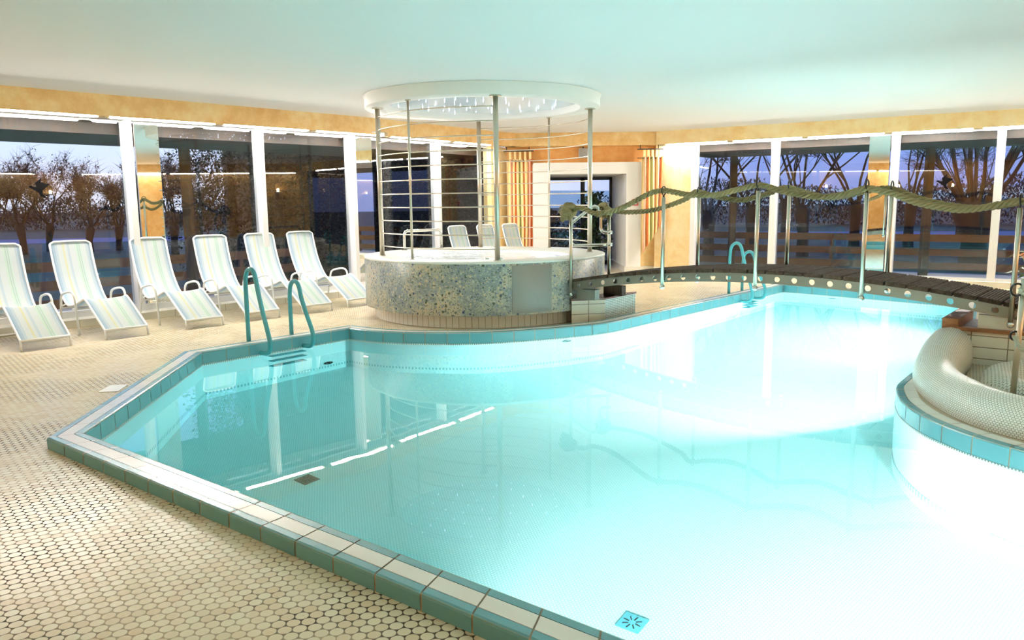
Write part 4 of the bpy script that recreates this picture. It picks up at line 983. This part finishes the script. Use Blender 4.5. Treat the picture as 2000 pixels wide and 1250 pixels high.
# plant in the passage
pp = thing('potted_palm', 'dark leafy potted plant inside the white portal', 'plant', (1.95, 18.7, .002)); px_, py_ = 1.95, 18.7
mb = MB(); mb.lathe([(0, 0), (.16, 0), (.2, .34), (.18, .34), (.17, .3), (0, .3)], 24, (px_, py_, .003)); mb.build('pot', M['dark'], pp, fix=False)
mb = MB(); rd = random.Random(11)
for i in range(5): a = rd.uniform(0, 2 * PI); mb.tube([(px_, py_, .3), (px_ + .1 * math.cos(a), py_ + .1 * math.sin(a), .9), (px_ + .22 * math.cos(a), py_ + .2 * math.sin(a), 1.5)], [.025, .02, .01], 6)
mb.build('stem', M['bark'], pp, fix=False)
mb = MB()
for i in range(420):
    a = rd.uniform(0, 2 * PI); z = rd.uniform(.45, 1.72); r = rd.uniform(.02, .42) * math.sin(PI * min(1, (z - .2) / 1.65)) ** .5; c = V(px_ + r * math.cos(a), py_ + r * .8 * math.sin(a), z); d = V(rd.uniform(-1, 1), rd.uniform(-1, 1), rd.uniform(-.9, .5)).normalized() * rd.uniform(.09, .16); u = d.cross(V(rd.uniform(-1, 1), 1, rd.uniform(-1, 1))).normalized() * .035
    mb.add([c, c + d * .5 + u, c + d, c + d * .5 - u], [(0, 1, 2, 3)], 0, True)
mb.build('leaves', M['leafdark'], pp, fix=False)

# ------------------------------------------------------------------ outside
# ground with a hole under the building
ROUT = offset_line(ROOM[::-1], -.0) if False else ROOM
mb = MB(); big = [V(-160, -60), V(160, -60), V(160, 220), V(-160, 220)]; hole = [V(-6.9, -4.3), V(7.1, -6.4), V(13.3, 2.4), V(13.3, 10.8), V(3.4, 17.6), V(2.8, 17.6), V(2.8, 19.6), V(.5, 19.6), V(.5, 17.6), V(-.6, 17.6), V(-2.95, 13.75), V(-6.4, 9.95), V(-9.95, 6.1)]
vs, fs = fill([big, hole], -.35); mb.add(vs, fs); tag(mb.build('lawn', M['grass'], fix=False), 'dark dusk lawn around the building', 'lawn', None, 'structure')
def slab_out(line, o0, o1, z0, z1):
    a0, b0 = inset(line[0], line[1], o0); a1, b1 = inset(line[0], line[1], o1); return [a0, b0, b1, a1], z0, z1
TL = (V(-11, 4.45), V(-2.71, 13.54)); TL2 = (V(-2.71, 13.54), V(-.1, 17.2)); TR = (V(3.3, 17.0), V(14, 9.75))
mb = MB()
for ln in (TL, TL2): mb.prism(*slab_out(ln, .25, 2.6, -.34, -.03))
structure(mb.build('terrace_left', M['terrace']), 'pale terrace slab outside the left windows', 'terrace')
mb = MB(); mb.prism(*slab_out(TR, .12, 2.9, -.34, -.03)); structure(mb.build('terrace_right', M['terrace']), 'pale terrace slab outside the right windows', 'terrace')
mb = MB()
for ln in (TL, TL2): mb.prism(*slab_out(ln, .25, 2.4, 2.50, 2.95))
structure(mb.build('roof_left', M['darkwood']), 'dark timber eaves outside the left windows', 'roof')
mb = MB(); mb.prism(*slab_out(TR, .1, 2.6, 2.52, 2.95)); structure(mb.build('roof_right', M['darkwood']), 'dark timber eaves outside the right windows', 'roof')
def out_fence(line, o, t0, t1, z0, label):
    d = (line[1] - line[0]).normalized(); n = V(-d.y, d.x); d3 = V(d.x, d.y, 0); n3 = V(n.x, n.y, 0); b = line[0] + n * o; b = V(b.x, b.y, 0)
    t = thing('board_fence', label, 'fence', b + d3 * t0, 0, 'terrace fences')
    for z in (.56, .27, -.02):
        mb = MB(); mb.obox(b + d3 * t0 + V(0, 0, z + z0), d3 * (t1 - t0), n3 * .03, V(0, 0, .15)); mb.build('board', M['fence'], t)
    k = t0
    while k < t1:
        mb = MB(); mb.obox(b + d3 * k + n3 * .031 + V(0, 0, -.34), d3 * .07, n3 * .07, V(0, 0, 1.02 + z0)); mb.build('post', M['fence'], t); k += 1.9
out_fence(TL, 2.15, 0, 12.6, 0, 'brown three board fence outside the left windows'); out_fence(TR, 2.6, -1, 12.8, .07, 'brown three board fence outside the right windows')
def terrace_post(x, y, label):
    mb = MB(); mb.rbox((x - .07, y - .07, -.05), (.14, 0, 0), (0, .14, 0), (0, 0, 2.75), .01); tag(mb.build('timber_post', M['darkwood']), label, 'post', 'timber posts under the eaves')
terrace_post(-8.05, 10.3, 'dark timber post outside behind the bird sticker'); terrace_post(-5.3, 13.1, 'dark timber post outside behind the fourth lounger'); terrace_post(5.05, 18.15, 'dark timber post outside the first right window'); terrace_post(8.3, 15.9, 'dark timber post outside beside the mirror panel on the right'); terrace_post(-10.4, 7.9, 'dark timber post outside the leftmost window')
# road
mb = MB(); mb.prism([V(-90, 22), V(-14, 44), V(-14, 50), V(-90, 30)], -.36, -.34); structure(mb.build('road', M['road']), 'pale road beyond the lawn on the left', 'road')
mb = MB(); mb.prism([V(6, 40), V(60, 30), V(60, 36), V(6, 48)], -.36, -.34); structure(mb.build('road_right', M['road']), 'pale road beyond the lawn on the right', 'road')
# hills
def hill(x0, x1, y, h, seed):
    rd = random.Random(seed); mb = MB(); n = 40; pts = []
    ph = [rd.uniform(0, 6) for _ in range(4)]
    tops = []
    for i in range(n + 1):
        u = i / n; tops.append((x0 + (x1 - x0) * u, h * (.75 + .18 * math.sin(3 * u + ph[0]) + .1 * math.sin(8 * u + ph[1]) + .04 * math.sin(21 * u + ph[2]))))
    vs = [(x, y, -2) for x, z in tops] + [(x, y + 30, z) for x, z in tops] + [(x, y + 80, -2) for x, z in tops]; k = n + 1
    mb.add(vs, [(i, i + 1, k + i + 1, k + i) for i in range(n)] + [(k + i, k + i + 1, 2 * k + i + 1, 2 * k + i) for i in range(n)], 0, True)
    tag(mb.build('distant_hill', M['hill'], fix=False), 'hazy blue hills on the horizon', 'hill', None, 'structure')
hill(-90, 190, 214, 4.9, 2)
# trees
def willow(x, y, h, trunk_h, r0, depth, leaves, seed, label, leafmat, z0=-.35, group='willows outside', spread=.55, pollard=False, n0=5, vase=1.25, twigs=1200):
    """trunk, a mesh of branches forking again and again, small leaves at the twigs"""
    rd = random.Random(seed); t = thing('willow_tree', label, 'tree', (x, y, z0), 0, group)
    mb = MB(); top = V(x + rd.uniform(-.1, .1), y, z0 + trunk_h)
    mb.tube([(x, y, z0), (x, y, z0 + trunk_h * .45), (top.x, top.y, top.z - .1 * trunk_h), (top.x, top.y, top.z + .06 * trunk_h)], [r0 * 1.05, r0 * .85, r0 * vase, r0 * vase * .6], 9); mb.build('trunk', M['bark'], t, fix=False)
    mb = MB(); lf = MB(); tips = []; L0 = (h - trunk_h)
    def branch(p, d, L, r, k):
        n = 3; pts = [p]; q = p; dd = d
        for i in range(n):
            dd = (dd + V(rd.gauss(0, .10), rd.gauss(0, .10), rd.gauss(.03, .08))).normalized(); q = q + dd * L / n; pts.append(q)
        mb.tube(pts, [r, r * .85, r * .7, r * .5], 5 if r > .02 else 3, caps=False, smooth=True)
        if k == 0: tips.append((pts[1], q)); return
        for i in range(3 if k > 1 else 4):
            b = pts[rd.choice((1, 2, 3, 3))]; e = V(rd.gauss(0, 1), rd.gauss(0, 1), rd.gauss(.1, .7)).normalized()
            branch(b, (dd + e * spread * rd.uniform(.7, 1.3)).normalized(), L * rd.uniform(.55, .8), max(.006, r * .58), k - 1)
        tips.append((pts[2], q))
    for i in range(n0):
        a = 2 * PI * (i + rd.uniform(-.3, .3)) / n0; tilt = rd.uniform(.15, .75); o = V(math.cos(a), math.sin(a), 0)
        branch(top + o * r0 * vase * .6, (o * math.sin(tilt) + V(0, 0, math.cos(tilt))).normalized(), L0 * rd.uniform(.36, .5), r0 * (.16 if pollard else .26), depth)
    for i in range(twigs):
        q, g = tips[rd.randrange(len(tips))]; c = q.lerp(g, rd.random()); d = ((g - q).normalized() * .8 + V(rd.gauss(0, .5), rd.gauss(0, .5), rd.gauss(.05, .4))).normalized() * rd.uniform(.3, .8); u = d.cross(V(rd.uniform(-1, 1), rd.uniform(-1, 1), .3)).normalized() * .0075; w_ = d.cross(u).normalized() * .0075
        mb.add([c + u, c - u, c + w_, c + d], [(0, 1, 3), (1, 2, 3), (2, 0, 3)])
    mb.build('branches', M['bark'], t, fix=False)
    for i in range(leaves):
        q, g = tips[rd.randrange(len(tips))]; c = q.lerp(g, rd.random()) + V(rd.gauss(0, .05), rd.gauss(0, .05), rd.gauss(-.02, .05)); d = V(rd.uniform(-1, 1), rd.uniform(-1, 1), rd.uniform(-1.2, .4)).normalized() * .085; u = d.cross(V(rd.uniform(-1, 1), rd.uniform(-1, 1), 1)).normalized() * .03
        lf.add([c, c + d * .5 + u, c + d, c + d * .5 - u], [(0, 1, 2, 3)])
    o = lf.build('leaves', leafmat, t, fix=False); o['kind'] = 'stuff'
def along(px, dist):  # a plan direction seen from the camera position, in degrees from straight ahead
    a = math.radians(px); return dist * math.sin(a), dist * math.cos(a)
lw = [(-33.2, 36, 4.0), (-31.6, 37, 4.7), (-30.2, 39, 4.4), (-28.0, 37, 4.1), (-26.3, 38, 3.8), (-35.4, 38, 3.8), (-24.6, 36, 4.0), (-23.0, 33, 4.6), (-21.4, 31, 4.4), (-37, 40, 4.2)]
LWL = ['leafy willow left of the black bird sticker', 'tall leafy willow right behind the black bird sticker', 'leafy willow between the bird sticker and the timber post outside', 'leafy willow just right of the timber post behind the leftmost lounger', 'small leafy willow left of the first mirror panel', 'leafy willow at the left edge of the photo', 'leafy willow hidden behind the first mirror panel', 'leafy willow just right of the first mirror panel', 'leafy willow left of the dense dark trees', 'leafy willow outside, beyond the left edge of the photo']
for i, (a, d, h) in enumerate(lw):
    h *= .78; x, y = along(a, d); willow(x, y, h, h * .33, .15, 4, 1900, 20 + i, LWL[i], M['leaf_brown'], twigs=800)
def dark_tree(x, y, h, r, seed, label, n=15000):
    rd = random.Random(seed); t = thing('dense_tree', label, 'tree', (x, y, -.35), 0, 'dark trees close to the left windows')
    mb = MB(); mb.tube([(x, y, -.35), (x, y, h * .6)], [.14, .05], 7); mb.build('trunk', M['bark'], t, fix=False); mb = MB()
    for i in range(n):
        z = h * rd.random() ** .8; rr = r * (1 - (z / h) ** 2.2) ** .5 * rd.uniform(.3, 1); a = rd.uniform(0, 2 * PI); c = V(x + rr * math.cos(a), y + rr * math.sin(a), z - .3); d = V(rd.uniform(-1, 1), rd.uniform(-1, 1), rd.uniform(-1, .4)).normalized() * .085; u = d.cross(V(0, 0, 1)).normalized() * .028
        mb.add([c, c + d * .5 + u, c + d, c + d * .5 - u], [(0, 1, 2, 3)])
    o = mb.build('leaves', M['leaf_green'], t, fix=False); o['kind'] = 'stuff'
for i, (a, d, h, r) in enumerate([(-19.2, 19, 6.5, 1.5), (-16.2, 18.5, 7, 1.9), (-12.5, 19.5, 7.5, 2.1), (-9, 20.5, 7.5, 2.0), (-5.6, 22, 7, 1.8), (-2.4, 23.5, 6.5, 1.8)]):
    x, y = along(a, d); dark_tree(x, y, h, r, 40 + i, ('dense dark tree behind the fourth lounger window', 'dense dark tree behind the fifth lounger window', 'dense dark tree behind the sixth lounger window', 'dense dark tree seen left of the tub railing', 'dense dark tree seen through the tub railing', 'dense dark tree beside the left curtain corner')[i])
mb = MB(); A1 = V(*along(-17.2, 20.7)); A2 = V(*along(-.8, 23.5)); d = (A2 - A1).normalized(); nn_ = V(-d.y, d.x)
mb.prism([A1, A2, A2 + nn_ * 4, A1 + nn_ * 4], -.35, 4.6); structure(mb.build('annex_wall', M['darkwood']), 'dark timber clad wing of the building outside the left windows', 'building')
def woods(x0, y0, x1, y1, h, seed, label):
    rd = random.Random(seed); mb = MB(); d = V(x1 - x0, y1 - y0, 0)
    for i in range(26000):
        u = rd.random(); hh = h * (.7 + .2 * math.sin(u * 19 + seed) + .12 * math.sin(u * 47)); c = V(x0, y0, -.35) + d * u + V(rd.gauss(0, 1.2), rd.gauss(0, 1.2), hh * rd.random() ** .7); e = V(rd.uniform(-1, 1), rd.uniform(-1, 1), rd.uniform(-1, 1)).normalized() * .17; g_ = e.cross(V(0, 0, 1)).normalized() * .06
        mb.add([c - e, c + g_, c + e, c - g_], [(0, 1, 2, 3)])
    tag(mb.build('distant_woods', M['leaf_brown'], fix=False), label, 'woods', None, 'stuff')
woods(-62, 58, -18, 72, 2.6, 3, 'dark line of distant woods beyond the left road'); woods(8, 62, 56, 50, 3.6, 4, 'dark line of distant woods beyond the right road')
# low bushes beyond the glass door
for i, (x, y, h, r) in enumerate([(1.0, 24.5, 1.3, 1.1), (2.6, 25.5, 1.0, 1.4), (3.9, 25, 1.2, 1.2)]): 
    rd = random.Random(60 + i); t = thing('garden_bush', ('dark bush outside the glass door on the left', 'dark bush outside the middle of the glass door', 'dark bush outside the glass door on the right')[i], 'bush', (x, y, -.35), 0, 'bushes outside the glass door'); mb = MB()
    for k in range(2600):
        z = (h + .35) * rd.random(); rr = r * rd.uniform(.2, 1) * (1 - (z / (h + .36)) ** 3) ** .5; a = rd.uniform(0, 2 * PI); c = V(x + rr * math.cos(a), y + rr * math.sin(a), z - .35); d = V(rd.uniform(-1, 1), rd.uniform(-1, 1), rd.uniform(-.3, 1)).normalized() * .12; u = d.cross(V(0, 0, 1)).normalized() * .04; mb.add([c, c + d * .5 + u, c + d, c + d * .5 - u], [(0, 1, 2, 3)])
    o = mb.build('leaves', M['leaf_green'], t, fix=False); o['kind'] = 'stuff'
x, y = along(30.3, 24); willow(x, y, 8.0, 1.75, .36, 4, 1000, 71, 'thick vase shaped willow trunk behind the sagging rope on the right', M['leaf_brown'], pollard=True, n0=13, vase=1.7, spread=.4, twigs=6000)
RWL = ['bare willow behind the first right window left of the timber post', 'bare willow behind the first right window right of the timber post', 'bare willow right behind the second right window post', 'bare willow left of the mirror panel in the right windows', 'bare willow right of the mirror panel in the right windows', 'bare willow at the right edge of the photo', 'bare willow far behind the thick vase shaped trunk', 'bare willow farther back behind the second right window', 'bare willow beyond the right edge of the photo']
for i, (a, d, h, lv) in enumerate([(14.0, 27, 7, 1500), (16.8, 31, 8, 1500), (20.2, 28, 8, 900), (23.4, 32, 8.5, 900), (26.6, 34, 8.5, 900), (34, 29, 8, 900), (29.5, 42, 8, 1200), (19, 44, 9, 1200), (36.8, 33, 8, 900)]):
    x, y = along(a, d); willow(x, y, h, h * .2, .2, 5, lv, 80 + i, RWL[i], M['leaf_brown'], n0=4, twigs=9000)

# ------------------------------------------------------------------ sky
w = bpy.data.worlds.new('dusk'); sc.world = w; w.use_nodes = True; nt = w.node_tree; bg = nt.nodes['Background']
tc = nt.nodes.new('ShaderNodeTexCoord'); sp = nt.nodes.new('ShaderNodeSeparateXYZ'); nt.links.new(tc.outputs['Generated'], sp.inputs[0]); rp = nt.nodes.new('ShaderNodeValToRGB'); e = rp.color_ramp.elements
rp2 = nt.nodes.new('ShaderNodeValToRGB'); e2 = rp2.color_ramp.elements
def stops(e, L):
    e[0].position, e[0].color = L[0][0], (*L[0][1], 1); e[1].position, e[1].color = L[-1][0], (*L[-1][1], 1)
    for p, c in L[1:-1]: x = e.new(p); x.color = (*c, 1)
stops(e, [(0., (.72, .75, .94)), (.06, (.68, .76, 1.06)), (.16, (.52, .64, 1.06)), (.5, (.18, .29, .75))])      # afterglow side
stops(e2, [(0., (.22, .28, .60)), (.08, (.24, .35, .84)), (.2, (.26, .37, .86)), (.5, (.16, .26, .70))])         # darker side
for n_ in (rp, rp2): nt.links.new(sp.outputs[2], n_.inputs[0])
mr = nt.nodes.new('ShaderNodeMapRange'); nt.links.new(sp.outputs[0], mr.inputs[0]); mr.inputs[1].default_value = .02; mr.inputs[2].default_value = .30
mx = nt.nodes.new('ShaderNodeMix'); mx.data_type = 'RGBA'; nt.links.new(mr.outputs[0], mx.inputs[0]); nt.links.new(rp.outputs[0], mx.inputs[6]); nt.links.new(rp2.outputs[0], mx.inputs[7])
nt.links.new(mx.outputs[2], bg.inputs[0]); bg.inputs[1].default_value = 1.0

# ------------------------------------------------------------------ camera
f_px, pitch, roll = 1542.1246, .1491, -.0105
cam = bpy.data.cameras.new('camera'); cam.sensor_width = 36; cam.lens = f_px / 2000 * 36; cam.clip_end = 1000; co = bpy.data.objects.new('camera', cam); COL.objects.link(co)
cp, sp_ = math.cos(pitch), math.sin(pitch); c, s = math.cos(roll), math.sin(roll)
r0 = V(1, 0, 0); u0 = V(0, sp_, cp); fw = V(0, cp, -sp_); rt = r0 * c + u0 * s; upv = r0 * -s + u0 * c
mtx = Matrix((rt, upv, -fw)).transposed().to_4x4(); mtx.translation = V(0, 0, 1.55); co.matrix_world = mtx
sc.camera = co

sc.view_settings.view_transform = 'Standard'; sc.view_settings.look = 'None'; sc.view_settings.gamma = 1; sc.view_settings.use_curve_mapping = False
sc.view_settings.exposure = 0.45
cy = sc.cycles; cy.max_bounces = 10; cy.diffuse_bounces = 4; cy.glossy_bounces = 6; cy.transmission_bounces = 10; cy.transparent_max_bounces = 16; cy.sample_clamp_indirect = 8; cy.blur_glossy = .5; cy.caustics_refractive = True; cy.caustics_reflective = False; cy.use_denoising = True
